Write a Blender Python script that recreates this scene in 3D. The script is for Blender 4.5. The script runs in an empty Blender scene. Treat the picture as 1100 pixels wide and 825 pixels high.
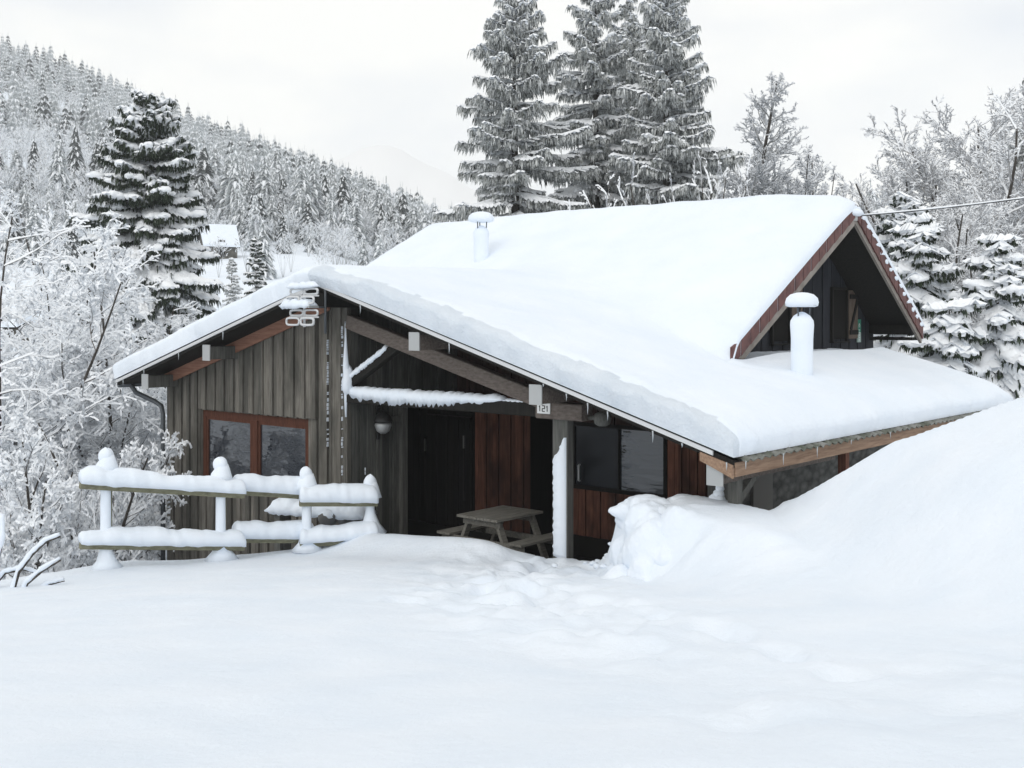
import bpy, math, random
import numpy as np
from mathutils import Vector, Matrix

# ------------------------------------------------------------------ camera, sky, light, exposure
SC = bpy.context.scene
COL = SC.collection
R = math.radians
CAM_H = 3.68
FPX = 1209.0                      # focal length in pixels of an 1100 px wide frame
cam = bpy.data.cameras.new('camera')
cam.sensor_width = 36.0
cam.lens = 36.0 * FPX / 1100.0
cam.shift_y = -72.5 / 1100.0
cam.clip_start = 0.1
cam.clip_end = 9000
co = bpy.data.objects.new('camera', cam)
COL.objects.link(co)
co.location = (0, 0, CAM_H)
co.rotation_euler = (R(90), 0, 0)
SC.camera = co

SUN_EL, SUN_AZ = 42.0, 200.0      # azimuth clockwise from +Y (north)
world = bpy.data.worlds.new('World')
SC.world = world
world.use_nodes = True
nt = world.node_tree
nt.nodes.clear()
wo = nt.nodes.new('ShaderNodeOutputWorld')
sky = nt.nodes.new('ShaderNodeTexSky')
sky.sky_type = 'NISHITA'
sky.sun_disc = False
sky.sun_elevation = R(SUN_EL)
sky.sun_rotation = R(SUN_AZ)
bg1 = nt.nodes.new('ShaderNodeBackground')
bg1.inputs['Strength'].default_value = 0.12
nt.links.new(sky.outputs[0], bg1.inputs['Color'])
# the cloud deck: soft white and grey patches over the whole sky dome
tc = nt.nodes.new('ShaderNodeTexCoord')
mp = nt.nodes.new('ShaderNodeMapping')
mp.inputs['Scale'].default_value = (1.0, 1.0, 2.6)
nz = nt.nodes.new('ShaderNodeTexNoise')
nz.inputs['Scale'].default_value = 2.2
nz.inputs['Detail'].default_value = 5.0
nz.inputs['Roughness'].default_value = 0.5
rp = nt.nodes.new('ShaderNodeValToRGB')
rp.color_ramp.elements[0].position = 0.36
rp.color_ramp.elements[0].color = (0.70, 0.735, 0.785, 1)
rp.color_ramp.elements[1].position = 0.57
rp.color_ramp.elements[1].color = (.955, .94, .89, 1)
bg2 = nt.nodes.new('ShaderNodeBackground')
bg2.inputs['Strength'].default_value = 1.0
mx = nt.nodes.new('ShaderNodeMixShader')
mx.inputs[0].default_value = 0.93
nt.links.new(tc.outputs['Generated'], mp.inputs['Vector'])
nt.links.new(mp.outputs[0], nz.inputs['Vector'])
nt.links.new(nz.outputs[0], rp.inputs[0])
nt.links.new(rp.outputs[0], bg2.inputs['Color'])
nt.links.new(bg1.outputs[0], mx.inputs[1])
nt.links.new(bg2.outputs[0], mx.inputs[2])
nt.links.new(mx.outputs[0], wo.inputs['Surface'])

sl = bpy.data.lights.new('sun', 'SUN')
sl.energy = 0.75
sl.angle = R(40)
sl.color = (1.0, 0.97, 0.92)
so = bpy.data.objects.new('sun', sl)
COL.objects.link(so)
_d = Vector((math.sin(R(SUN_AZ)) * math.cos(R(SUN_EL)), math.cos(R(SUN_AZ)) * math.cos(R(SUN_EL)), math.sin(R(SUN_EL))))
so.rotation_euler = _d.to_track_quat('Z', 'Y').to_euler()
so.location = (0, -20, 40)

SC.view_settings.view_transform = 'Standard'
SC.view_settings.look = 'None'
SC.view_settings.exposure = 0.20
SC.view_settings.gamma = 1.0
SC.view_settings.use_curve_mapping = False
SC.cycles.max_bounces = 14
SC.cycles.diffuse_bounces = 7
SC.cycles.volume_bounces = 8
SC.cycles.use_denoising = True

# ------------------------------------------------------------------ helpers
class MB:
    """collects shapes; build() links them as ONE mesh object"""
    def __init__(s): s.v = []; s.f = []; s.m = []
    def add(s, vs, fs, mi=0):
        o = len(s.v)
        s.v += [tuple(map(float, q)) for q in vs]
        s.f += [tuple(i + o for i in f) for f in fs]
        s.m += [mi] * len(fs)
    def box(s, a, b, mi=0):
        (x0, y0, z0), (x1, y1, z1) = a, b
        s.add([(x0,y0,z0),(x1,y0,z0),(x1,y1,z0),(x0,y1,z0),(x0,y0,z1),(x1,y0,z1),(x1,y1,z1),(x0,y1,z1)],
              [(0,3,2,1),(4,5,6,7),(0,1,5,4),(1,2,6,5),(2,3,7,6),(3,0,4,7)], mi)
    def beam(s, p, q, w, h, mi=0, up=(0,0,1), ch=0.0):
        p, q = Vector(p), Vector(q)
        d = (q - p).normalized()
        side = d.cross(Vector(up))
        if side.length < 1e-4: side = d.cross(Vector((0,1,0)))
        side.normalize()
        u = side.cross(d).normalized()
        prof = [(-w/2,-h/2),(w/2,-h/2),(w/2,h/2),(-w/2,h/2)]
        if ch > 0:
            c = ch
            prof = [(-w/2+c,-h/2),(w/2-c,-h/2),(w/2,-h/2+c),(w/2,h/2-c),(w/2-c,h/2),(-w/2+c,h/2),(-w/2,h/2-c),(-w/2,-h/2+c)]
        n = len(prof)
        vs = [e + side*a + u*b for e in (p, q) for a, b in prof]
        fs = [(i, (i+1) % n, n + (i+1) % n, n + i) for i in range(n)] + [tuple(range(n))[::-1], tuple(range(n, 2*n))]
        s.add(vs, fs, mi)
    def tube(s, pts, rad, n=8, mi=0, cap=True):
        pts = [Vector(p) for p in pts]
        if not hasattr(rad, '__len__'): rad = [rad] * len(pts)
        vs = []; prev = None
        for i, p in enumerate(pts):
            d = (pts[min(i+1, len(pts)-1)] - pts[max(i-1, 0)]).normalized()
            if prev is None:
                a = d.cross(Vector((0,0,1)))
                if a.length < 1e-3: a = d.cross(Vector((1,0,0)))
            else: a = prev - d * prev.dot(d)
            a.normalize(); prev = a; b = d.cross(a)
            for k in range(n):
                t = 2*math.pi*k/n
                vs.append(p + (a*math.cos(t) + b*math.sin(t)) * rad[i])
        fs = []
        for i in range(len(pts)-1):
            for k in range(n):
                fs.append((i*n+k, i*n+(k+1) % n, (i+1)*n+(k+1) % n, (i+1)*n+k))
        if cap: fs += [tuple(range(n))[::-1], tuple((len(pts)-1)*n+k for k in range(n))]
        s.add(vs, fs, mi)
    def lathe(s, prof, c=(0,0,0), n=20, mi=0, wob=0, seed=0):
        rg = random.Random(seed); vs = []
        ph = [rg.uniform(0, 6.28) for _ in range(3)]
        for r, z in prof:
            for k in range(n):
                t = 2*math.pi*k/n
                q = r * (1 + wob*(math.sin(2*t+ph[0]) + .6*math.sin(3*t+ph[1]+z*5)))
                vs.append((c[0]+q*math.cos(t), c[1]+q*math.sin(t), c[2]+z))
        fs = []
        for i in range(len(prof)-1):
            for k in range(n):
                fs.append((i*n+k, i*n+(k+1) % n, (i+1)*n+(k+1) % n, (i+1)*n+k))
        fs += [tuple(range(n))[::-1], tuple((len(prof)-1)*n+k for k in range(n))]
        s.add(vs, fs, mi)
    def prism(s, poly, d, mi=0):
        """poly: list of 3-D points of one face; d: extrusion vector"""
        n = len(poly); d = Vector(d)
        vs = [Vector(p) for p in poly] + [Vector(p) + d for p in poly]
        s.add(vs, [tuple(range(n)), tuple(range(n, 2*n))[::-1]] + [(i, n+i, n+(i+1) % n, (i+1) % n) for i in range(n)], mi)
    def blob(s, c, r, mi=0, seed=0, n=10, m=6, amp=.12):
        rg = random.Random(seed); ph = [rg.uniform(0, 6.28) for _ in range(4)]
        vs = []
        for i in range(m+1):
            th = math.pi*i/m
            for k in range(n):
                t = 2*math.pi*k/n
                q = 1 + amp*(math.sin(2*t+ph[0]+th)+math.sin(3*t+ph[1]-2*th)+.7*math.sin(3*th+ph[2]))
                vs.append((c[0]+r[0]*q*math.sin(th)*math.cos(t), c[1]+r[1]*q*math.sin(th)*math.sin(t), c[2]+r[2]*q*math.cos(th)))
        fs = [(i*n+k, (i+1)*n+k, (i+1)*n+(k+1) % n, i*n+(k+1) % n) for i in range(m) for k in range(n)]
        s.add(vs, fs, mi)
    def build(s, name, mats, parent=None, smooth=False, mesh_only=False):
        me = bpy.data.meshes.new(name)
        me.from_pydata(s.v, [], s.f)
        if not isinstance(mats, (list, tuple)): mats = [mats]
        for m in mats: me.materials.append(m)
        me.polygons.foreach_set('material_index', s.m)
        me.polygons.foreach_set('use_smooth', [smooth]*len(s.f))
        me.validate(); me.update()
        if mesh_only: return me
        return link(name, me, parent)

def fix_normals(o):
    import bmesh
    bm = bmesh.new(); bm.from_mesh(o.data)
    bmesh.ops.recalc_face_normals(bm, faces=bm.faces)
    bm.to_mesh(o.data); bm.free()
    return o

def link(name, me, parent=None):
    o = bpy.data.objects.new(name, me)
    COL.objects.link(o)
    if parent is not None: o.parent = parent
    return o

def np_mesh(name, V, F, mats, mi=None, smooth=False):
    """V (n,3), F (m,k) arrays -> mesh data"""
    me = bpy.data.meshes.new(name)
    V = np.ascontiguousarray(V, dtype=np.float32); F = np.ascontiguousarray(F, dtype=np.int32)
    m, k = F.shape
    me.vertices.add(len(V)); me.vertices.foreach_set('co', V.ravel())
    me.loops.add(m*k); me.loops.foreach_set('vertex_index', F.ravel())
    me.polygons.add(m)
    me.polygons.foreach_set('loop_start', np.arange(0, m*k, k, dtype=np.int32))
    if not isinstance(mats, (list, tuple)): mats = [mats]
    for q in mats: me.materials.append(q)
    if mi is not None: me.polygons.foreach_set('material_index', np.ascontiguousarray(mi, dtype=np.int32))
    me.polygons.foreach_set('use_smooth', np.full(m, smooth, dtype=bool))
    me.update(calc_edges=True)
    return me

def empty(name, loc=(0,0,0), rz=0.0):
    o = bpy.data.objects.new(name, None)
    COL.objects.link(o)
    o.location = loc; o.rotation_euler = (0, 0, rz)
    return o

def tag(o, label=None, cat=None, group=None, kind=None):
    if label: o['label'] = label
    if cat: o['category'] = cat
    if group: o['group'] = group
    if kind: o['kind'] = kind
    return o

def copy_tree(o, parent=None):
    c = o.copy(); COL.objects.link(c)
    if parent is not None: c.parent = parent
    for ch in list(o.children): copy_tree(ch, c)
    return c

_perm = np.random.RandomState(7).rand(256, 256)
def vnoise(x, y, s=0):
    x = np.asarray(x, float) + 13.7*s; y = np.asarray(y, float) + 7.3*s
    xi = np.floor(x).astype(int); yi = np.floor(y).astype(int)
    fx = x-xi; fy = y-yi
    fx = fx*fx*fx*(fx*(fx*6-15)+10); fy = fy*fy*fy*(fy*(fy*6-15)+10)
    g = lambda a, b: _perm[a & 255, b & 255]
    return (g(xi,yi)*(1-fx)+g(xi+1,yi)*fx)*(1-fy)+(g(xi,yi+1)*(1-fx)+g(xi+1,yi+1)*fx)*fy - .5
def fbm(x, y, s=0, o=4):
    r = 0; a = 1
    for i in range(o):
        r = r + a*vnoise(x*2**i, y*2**i, s+i*3); a *= .5
    return r
def sst(a, b, x):
    t = np.clip((np.asarray(x, float)-a)/(b-a), 0, 1)
    return t*t*(3-2*t)
def smax(a, b, k):
    m = np.maximum(a, b)
    return m + np.log(np.exp(k*(a-m))+np.exp(k*(b-m)))/k

# ------------------------------------------------------------------ materials
def mat(name, col=(.5,.5,.5), rough=.7, spec=.3, metal=0.0):
    m = bpy.data.materials.new(name); m.use_nodes = True
    b = m.node_tree.nodes['Principled BSDF']
    b.inputs['Base Color'].default_value = (*col, 1)
    b.inputs['Roughness'].default_value = rough
    b.inputs['Specular IOR Level'].default_value = spec
    b.inputs['Metallic'].default_value = metal
    return m
class NG:
    """tiny node-graph helper for one material"""
    def __init__(s, m): s.t = m.node_tree; s.b = s.t.nodes['Principled BSDF']
    def n(s, ty, **k):
        q = s.t.nodes.new(ty)
        for a, v in k.items():
            if a.startswith('_'): setattr(q, a[1:], v)
            else: q.inputs[a].default_value = v
        return q
    def l(s, a, b): s.t.links.new(a, b)
    def coord(s, scale=(1,1,1), out='Object'):
        c = s.n('ShaderNodeTexCoord'); m = s.n('ShaderNodeMapping', Scale=scale)
        s.l(c.outputs[out], m.inputs['Vector']); return m.outputs[0]
    def noise(s, vec, scale, detail=3, rough=.5):
        q = s.n('ShaderNodeTexNoise', Scale=scale, Detail=detail, Roughness=rough)
        s.l(vec, q.inputs['Vector']); return q.outputs[0]
    def ramp(s, fac, stops):
        q = s.n('ShaderNodeValToRGB'); e = q.color_ramp.elements
        while len(e) < len(stops): e.new(.5)
        for i, (p, c) in enumerate(stops): e[i].position = p; e[i].color = (*c, 1) if len(c) == 3 else c
        s.l(fac, q.inputs[0]); return q.outputs[0]
    def mix(s, fac, a, b, mode='MIX'):
        q = s.n('ShaderNodeMix', _data_type='RGBA', _blend_type=mode)
        for v, i in ((fac, 0), (a, 6), (b, 7)):
            if hasattr(v, 'is_linked'): s.l(v, q.inputs[i])
            else: q.inputs[i].default_value = v if i == 0 else (*v, 1)
        return q.outputs[2]
    def col(s, o): s.l(o, s.b.inputs['Base Color'])
    def bump(s, h, strength=.3, dist=.02):
        q = s.n('ShaderNodeBump', Strength=strength, Distance=dist)
        s.l(h, q.inputs['Height']); s.l(q.outputs[0], s.b.inputs['Normal'])

def snow_mat(name, bump=.35, scale=1.0, col=((.785,.85,.93),(.84,.89,.955))):
    m = mat(name, col[1], .75, .15); g = NG(m)
    c = g.coord()
    a = g.noise(c, 1.3*scale, 4); g.col(g.ramp(a, [(.3, col[0]), (.7, col[1])]))
    h = g.noise(c, 7*scale, 8, .72); g.bump(h, bump, .05)
    return m
M = {}
M['snow'] = snow_mat('snow_ground', .55)
M['snow_roof'] = snow_mat('snow_on_roof', .5, .8)
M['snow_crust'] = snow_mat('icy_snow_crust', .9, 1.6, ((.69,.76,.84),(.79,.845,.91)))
M['snow_cap'] = snow_mat('snow_cap', .25, 2)
M['snow_tree'] = mat('snow_on_branches', (.90,.92,.945), .8, .1)
M['ice'] = mat('ice', (.75,.8,.84), .15, .5); M['ice'].node_tree.nodes['Principled BSDF'].inputs['Transmission Weight'].default_value = .5

def wood(name, dark, light, board=.0, axis='X', stain=None, rough=.8, grain=(9,9,.7)):
    m = mat(name, light, rough, .2); g = NG(m)
    v = g.coord(grain); n1 = g.noise(v, 3.5, 6, .6)
    base = g.ramp(n1, [(.28, dark), (.72, light)])
    if board:
        c = g.n('ShaderNodeTexCoord'); sp = g.n('ShaderNodeSeparateXYZ'); g.l(c.outputs['Object'], sp.inputs[0])
        mt = g.n('ShaderNodeMath', _operation='DIVIDE'); g.l(sp.outputs[axis], mt.inputs[0]); mt.inputs[1].default_value = board
        fl = g.n('ShaderNodeMath', _operation='FLOOR'); g.l(mt.outputs[0], fl.inputs[0])
        wn = g.n('ShaderNodeTexWhiteNoise', _noise_dimensions='1D'); g.l(fl.outputs[0], wn.inputs['W'])
        k = g.ramp(wn.outputs['Value'], [(0, (.62,.62,.62)), (1, (1.25,1.22,1.2))])
        base = g.mix(1.0, base, k, 'MULTIPLY')
    if stain:
        v2 = g.coord((1.1,1.1,.45)); s1 = g.noise(v2, 1.4, 4, .6)
        base = g.mix(g.ramp(s1, [(.45, (0,0,0)), (.66, (1,1,1))]), base, stain)
    g.col(base); g.bump(n1, .35, .01)
    return m
M['grey_wood'] = wood('weathered_grey_cladding', (.080,.075,.065), (.215,.204,.180), .128, 'X', (.07,.067,.058))
M['grey_wood_y'] = wood('weathered_grey_side', (.06,.062,.057), (.14,.144,.134), .17, 'Y', (.05,.05,.045))
M['red_wood'] = wood('red_brown_cladding', (.085,.036,.025), (.21,.09,.058), .14, 'X', (.045,.02,.014))
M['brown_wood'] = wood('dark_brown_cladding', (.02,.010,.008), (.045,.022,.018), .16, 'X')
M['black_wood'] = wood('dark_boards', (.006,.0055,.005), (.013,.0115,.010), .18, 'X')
M['slate_wood'] = wood('slate_dark_gable_boards', (.018,.020,.026), (.034,.037,.046), .2, 'Y')
M['beam_wood'] = wood('grey_brown_beam', (.085,.07,.06), (.19,.16,.142), grain=(3,9,9))
M['post_wood'] = wood('grey_post', (.07,.07,.064), (.15,.15,.138))
M['rake_wood'] = wood('orange_brown_board', (.20,.10,.068), (.35,.185,.13), grain=(.8,9,9))
M['fascia_wood'] = wood('pale_brown_fascia', (.20,.125,.085), (.38,.26,.18), grain=(9,.8,9))
M['frame_wood'] = wood('red_window_frame', (.06,.022,.013), (.115,.045,.027))
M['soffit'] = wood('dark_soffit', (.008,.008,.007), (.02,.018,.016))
M['rail_wood'] = wood('mossy_rail', (.13,.125,.08), (.26,.25,.17), grain=(.8,6,6))
M['table_wood'] = wood('worn_grey_table', (.12,.115,.10), (.24,.23,.205), grain=(8,.8,8))
M['barge'] = wood('pale_grey_barge_board', (.17,.15,.13), (.33,.30,.27), grain=(9,.8,.8))
M['shutter'] = wood('brown_shutter', (.085,.065,.05), (.16,.125,.10))
M['zinc'] = mat('zinc_sheet', (.42,.43,.43), .45, .5, .35)
M['zinc_dark'] = mat('dark_zinc', (.10,.11,.12), .45, .5, .4)
M['white_metal'] = mat('whitish_metal', (.6,.61,.62), .5, .4)
M['corrugated'] = mat('grey_fibre_cement', (.16,.165,.155), .8, .2)
g = NG(M['corrugated']); g.col(g.ramp(g.noise(g.coord(), 6, 4), [(.35, (.10,.11,.085)), (.65, (.25,.25,.235))]))
M['tile'] = mat('red_brown_roof_tile', (.13,.045,.04), .6, .3)
g = NG(M['tile']); g.col(g.ramp(g.noise(g.coord(), 7, 4), [(.3, (.080,.034,.032)), (.7, (.155,.066,.058))]))
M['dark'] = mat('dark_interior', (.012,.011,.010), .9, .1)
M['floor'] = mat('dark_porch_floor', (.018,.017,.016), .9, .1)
M['glass'] = mat('window_glass', (.022,.026,.034), .03, .5)
M['glass'].node_tree.nodes['Principled BSDF'].inputs['IOR'].default_value = 1.85
g = NG(M['glass']); g.bump(g.noise(g.coord((1,1,3.5)), 1.6, 3), .35, .03)
M['black_glass'] = mat('unlit_door_glass', (.008,.009,.012), .12, .25)
M['stone'] = mat('grey_rubble_stone', (.2,.2,.19), .9, .2); g = NG(M['stone'])
c = g.coord((1,1,1.7)); vv = g.n('ShaderNodeTexVoronoi', Scale=5.5, Randomness=1.0)
c2 = g.mix(.12, c, g.n('ShaderNodeTexNoise', Scale=5.0).outputs[1]); g.l(c2, vv.inputs['Vector'])
g.col(g.mix(.55, g.ramp(g.noise(c, 3.5, 6, .75), [(.32,(.035,.035,.033)), (.68,(.17,.17,.16))]), g.ramp(vv.outputs[0], [(.1,(.16,.16,.15)), (.75,(.035,.035,.034))])))
g.bump(vv.outputs[0], .6, .05)
M['plaster'] = mat('grey_render', (.16,.155,.145), .9, .1)
M['bark'] = wood('dark_bark', (.035,.03,.027), (.10,.09,.08), grain=(5,5,1.5), rough=.95)
M['twig'] = mat('grey_brown_twigs', (.17,.155,.145), .9, .1)
M['twig_pale'] = mat('frosted_grey_twigs', (.40,.385,.375), .9, .1)
M['plate_white'] = mat('white_plate', (.75,.75,.74), .5, .4)
M['ink'] = mat('black_ink', (.02,.02,.02), .6, .3)
M['sign_green'] = mat('green_enamel', (.02,.20,.13), .35, .5)
M['sign_grey'] = mat('grey_green_enamel', (.30,.40,.36), .4, .4)
M['black_metal'] = mat('black_metal', (.025,.025,.025), .5, .4)
M['cable'] = mat('cable', (.05,.05,.05), .6, .3)
M['rock'] = mat('grey_rock', (.14,.14,.135), .9, .2)
def foliage(name, dark, light, frost, amount):
    """needles with hoar frost lying in patches"""
    m = mat(name, light, .85, .1); g = NG(m); c = g.coord()
    base = g.ramp(g.noise(c, 1.6, 3), [(.3, dark), (.7, light)])
    k = g.ramp(g.noise(c, 7.0, 4, .7), [(.62-amount*.5, (0,0,0)), (.80-amount*.5, (1,1,1))])
    g.col(g.mix(k, base, frost)); return m
M['needles'] = foliage('frosted_spruce_needles', (.030,.036,.029), (.075,.085,.07), (.62,.635,.63), .49)
M['needles_dark'] = foliage('dark_spruce_needles', (.018,.026,.018), (.05,.065,.042), (.3,.33,.3), .12)
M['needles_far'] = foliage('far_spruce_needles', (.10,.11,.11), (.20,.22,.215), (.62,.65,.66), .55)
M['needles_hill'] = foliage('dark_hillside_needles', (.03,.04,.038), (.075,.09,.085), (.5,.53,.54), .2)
M['frost'] = mat('hoar_frost_twigs', (.78,.80,.83), .9, .05)
M['frost_twig'] = mat('hoar_white_twigs', (.80,.82,.84), .9, .05)
M['frost_dim'] = mat('grey_frosted_twigs', (.46,.475,.485), .9, .05)
M['larch'] = foliage('grey_green_alder_twigs', (.17,.17,.155), (.26,.26,.24), (.55,.55,.54), .45)

# ------------------------------------------------------------------ the lie of the land
A = R(-40.5)
UX, UY = math.cos(A), math.sin(A)          # chalet local +x (right along its front)
BX, BY = -math.sin(A), math.cos(A)         # chalet local +y (backwards)
OX, OY = 0.68, 15.0                        # foot of the porch post
def to_world(x, y): return (OX+x*UX+y*BX, OY+x*UY+y*BY)
def to_local(X, Y): return ((X-OX)*UX+(Y-OY)*UY, (X-OX)*BX+(Y-OY)*BY)
def at(px, Y): return (px-550.0)/FPX*Y     # X at distance Y along a bearing of the photograph

def skyline(u):                            # elevation (tan) of the wooded ridge by bearing
    return np.interp(u, [-.9,-.455,-.37,-.29,-.174,-.10,-.058,0,.1,.3,.5,.9], [.28,.256,.226,.190,.145,.118,.100,.085,.06,.055,.06,.10])
RIDGE = 560.0
def ground(X, Y):
    X = np.asarray(X, float); Y = np.asarray(Y, float)
    lx, ly = to_local(X, Y)
    # --- near field
    zc = np.interp(Y, [-60,-20,0,4,6,9,11,13,14.5,16,18,24], [4.5,3.0,2.2,2.04,1.77,1.32,.98,.70,.53,.38,.2,.1])
    zc = zc - .16*sst(1.0, 6.5, -X) * sst(5, 13, Y) + .25*sst(1, 6, X)*(1-sst(4, 9, Y))
    # the rise on the right with the shovelled bank at its left end
    T = np.interp(X, [0,2.55,2.95,3.25,3.6,4.1,5.0,6.5,10,40], [1.50,1.50,1.44,1.60,1.92,2.38,2.90,3.25,3.7,5.5])
    T = T + .05*vnoise(X*2.1, Y*1.1, 5)
    wd = np.interp(Y, [9, 11.2, 12.6, 13.3], [2.6, 1.5, .5, .16])
    ed = 1.28 + .10*vnoise(Y*3.1, X*.3, 2) - .12*(Y-12.8)
    s = sst(ed, ed+wd, X + .05*vnoise(X*6, Y*6, 9)) * sst(5.5, 10.5, Y)
    z = zc*(1-s) + np.maximum(T, zc)*s
    q = np.where(X > 2.9, Y-(13.2-1.02*(X-2.9)), Y-(13.45+.10*vnoise(X*3, 0*X, 4)))
    fall = np.where(X > 2.9, np.clip(q, 0, 9)*.50, .75*sst(.0, .55, q)*s)
    fade = sst(0.0, 1.2, X)
    z = z - fall*fade
    # drift in front of the porch
    z = z + .25*np.exp(-((ly+.75)/.42)**2)*sst(-4.6, -3.0, lx)*(1-sst(-.75, .05, lx))
    # beyond the fence the bank drops to the foot of the chalet
    fl = np.interp(X, [-40,-9,-7,-5.3,-3.5,-2.1,-1.2,0], [4.0,10.6,13.2,15.5,16.3,16.9,18.5,30])
    z = z - 1.75*sst(0, 4.5, Y-fl)
    # under the chalet and the porch
    ins = sst(-.18, .12, ly)*sst(-4.5, -4.1, lx)*(1-sst(2.6, 3.2, lx))*(1-sst(8.5, 9.5, ly))
    z = z*(1-ins) + np.minimum(z, -.15)*ins
    ins2 = sst(.05, .3, ly)*sst(-9.6, -9.3, lx)*(1-sst(-.3, .2, lx))*(1-sst(10, 10.6, ly))
    z = z*(1-ins2) + np.minimum(z, -1.3)*ins2
    # --- valley and hillside
    Ys = np.maximum(Y, 8.0); u = np.clip(X/Ys, -1.2, 1.2)
    left = 1-sst(-.20, -.02, u)
    zl = np.interp(Ys, [8,15,18,22,28,35,60,90,130], [.6,.2,-.9,-1.5,-.9,.2,1.0,4.5,10.6])
    zr = np.interp(Ys, [8,15,24,30,60,130], [1.2,.8,1.0,1.3,1.6,4.5])
    zf = zl*left + zr*(1-left)
    zf = zf + .5*vnoise(X*.09, Y*.09, 3)*sst(18, 30, Y)
    z130 = 10.6*left + 4.5*(1-left)
    zt = skyline(u)*RIDGE + CAM_H - 11.5
    k = np.clip((Ys-130)/(RIDGE-130), 0, 1)
    hill = z130 + (zt-z130)*(k**1.08) + 3.0*vnoise(X*.013, Y*.013, 8)*np.sin(np.pi*k)
    hill = hill - .22*np.clip(Ys-RIDGE, 0, 300)
    zf = np.where(Ys > 130, hill, zf)
    b = sst(17.5, 25, Y + .6*np.clip(-X-7, 0, 6))
    z = z*(1-b) + zf*b
    return z

_r = random.Random(31)
PRINTS = [(float(np.interp(8.6+.36*k, [5,8,10,12,14,16], [1.5,.45,.15,-.1,.2,.3]))+(.17 if k % 2 else -.17)+_r.uniform(-.1,.1), 8.6+.36*k+_r.uniform(-.07,.07)) for k in range(17)]
PRINTS += [(-.9+.1*k+_r.uniform(-.1,.1)+(.3 if k % 2 else 0), 10.2+.42*k+_r.uniform(-.1,.1)) for k in range(10)]
PRINTS += [(1.9-.13*k+_r.uniform(-.1,.1), 6.2+.45*k+(.2 if k % 2 else 0)) for k in range(9)]
def ground_fine(X, Y):
    z = ground(X, Y)
    lx, ly = to_local(X, Y)
    near = 1-sst(19, 30, np.hypot(X, Y))
    z = z + near*(.10*vnoise(X*.42, Y*.42, 11) + .030*fbm(X*1.3, Y*1.3, 12, 3))
    # trodden track towards the porch
    cx = np.interp(Y, [5,8,10,12,14,16], [1.5,.45,.15,-.1,.2,.3])
    tr = np.exp(-((X-cx)/np.interp(Y, [5,9,14], [.8,.95,1.0]))**2)*sst(5, 9, Y)*(1-sst(14.6, 15.2, Y))
    z = z + tr*(.15*vnoise(X*2.6, Y*2.0, 13) + .11*vnoise(X*6.5, Y*4.5, 14) + .04*vnoise(X*13, Y*9, 18) - .06)
    for k, (px_, py_) in enumerate(PRINTS):
        dx, dy = X-px_, Y-py_; r2 = (dx/.15)**2+(dy/.21)**2
        z = z - .06*np.exp(-r2**1.6) + .016*np.exp(-((np.sqrt(r2)-1.45)/.4)**2)
    # old, snowed-in tracks lower right
    t2 = np.exp(-((Y-4.9-.25*np.sin(X*1.2))/.7)**2)*sst(.2, 1.2, X)
    z = z + t2*(.09*vnoise(X*2.6, Y*2.6, 15)+.05*vnoise(X*6, Y*6, 19))
    t3 = np.exp(-((Y-7.6+.5*X)/.8)**2)*sst(1.2, 2.2, X); z = z + t3*(.07*vnoise(X*4, Y*4, 20))
    # lumps along the shovelled bank
    bk = np.exp(-((X-1.45)/.6)**2)*sst(11.5, 12.8, Y)*(1-sst(13.9, 14.3, Y))
    z = z + bk*(.22*fbm(X*4, Y*4, 16, 3) + .05*vnoise(X*13, Y*13, 17))
    return z

def axis(parts):
    out = []
    for a, b, n in parts: out += list(np.linspace(a, b, n, endpoint=False))
    return np.array(out + [parts[-1][1]])
gx = axis([(-780,-500,8),(-500,-120,40),(-120,-30,36),(-30,-9,44),(-9,9,300),(9,30,40),(30,120,30),(120,500,24),(500,780,8)])
gy = axis([(-300,-20,14),(-20,1,20),(1,19,300),(19,40,60),(40,130,50),(130,620,110),(620,900,14),(900,1500,10)])
GX, GY = np.meshgrid(gx, gy)
GZ = ground_fine(GX, GY)
nx, ny = len(gx), len(gy)
idx = np.arange(nx*ny).reshape(ny, nx)
F = np.stack([idx[:-1,:-1], idx[:-1,1:], idx[1:,1:], idx[1:,:-1]], -1).reshape(-1, 4)
V = np.stack([GX, GY, GZ], -1).reshape(-1, 3)
tag(link('snowy_ground', np_mesh('snowy_ground', V, F, M['snow'], smooth=True)), 'deep fresh snow covering slope, bank and valley', None, None, 'structure')

def far_hill(px_pts, Y, depth, name):
    """a far ridge with its own front and back slopes"""
    us = np.linspace(px_pts[0][0], px_pts[-1][0], 90)
    top = np.interp(us, [p[0] for p in px_pts], [(340-p[1])/FPX*Y+CAM_H for p in px_pts])
    top = top + 14*fbm(us*.02, us*0, 4, 4)
    xs = (us-550)/FPX*Y
    rows = []
    for k in np.linspace(0, 1, 12):
        rows.append(np.stack([xs, np.full_like(xs, Y-depth*(1-k)) + 30*vnoise(us*.03, us*0+k*3, 2), -10+(top+10)*k**2], -1))
    for k in np.linspace(.2, 1, 5):
        rows.append(np.stack([xs, np.full_like(xs, Y+depth*k), top-(top+10)*k], -1))
    V = np.concatenate(rows); n = len(us); m = len(rows)
    ii = np.arange(n*m).reshape(m, n)
    F = np.stack([ii[:-1,:-1], ii[:-1,1:], ii[1:,1:], ii[1:,:-1]], -1).reshape(-1, 4)
    return link(name, np_mesh(name, V, F, M['far_hill'], smooth=True))
M['far_hill'] = foliage('haze_pale_snowy_wood', (.77,.775,.78), (.81,.815,.82), (.85,.855,.86), .4)  # near-white snowy wood: haze fade into the cloud is put into this colour
tag(far_hill([(150,240),(290,200),(345,172),(385,160),(425,160),(462,182),(520,215),(700,255),(900,262),(1200,240)], 1150, 800, 'distant_hill'), None, None, None, 'structure')

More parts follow.
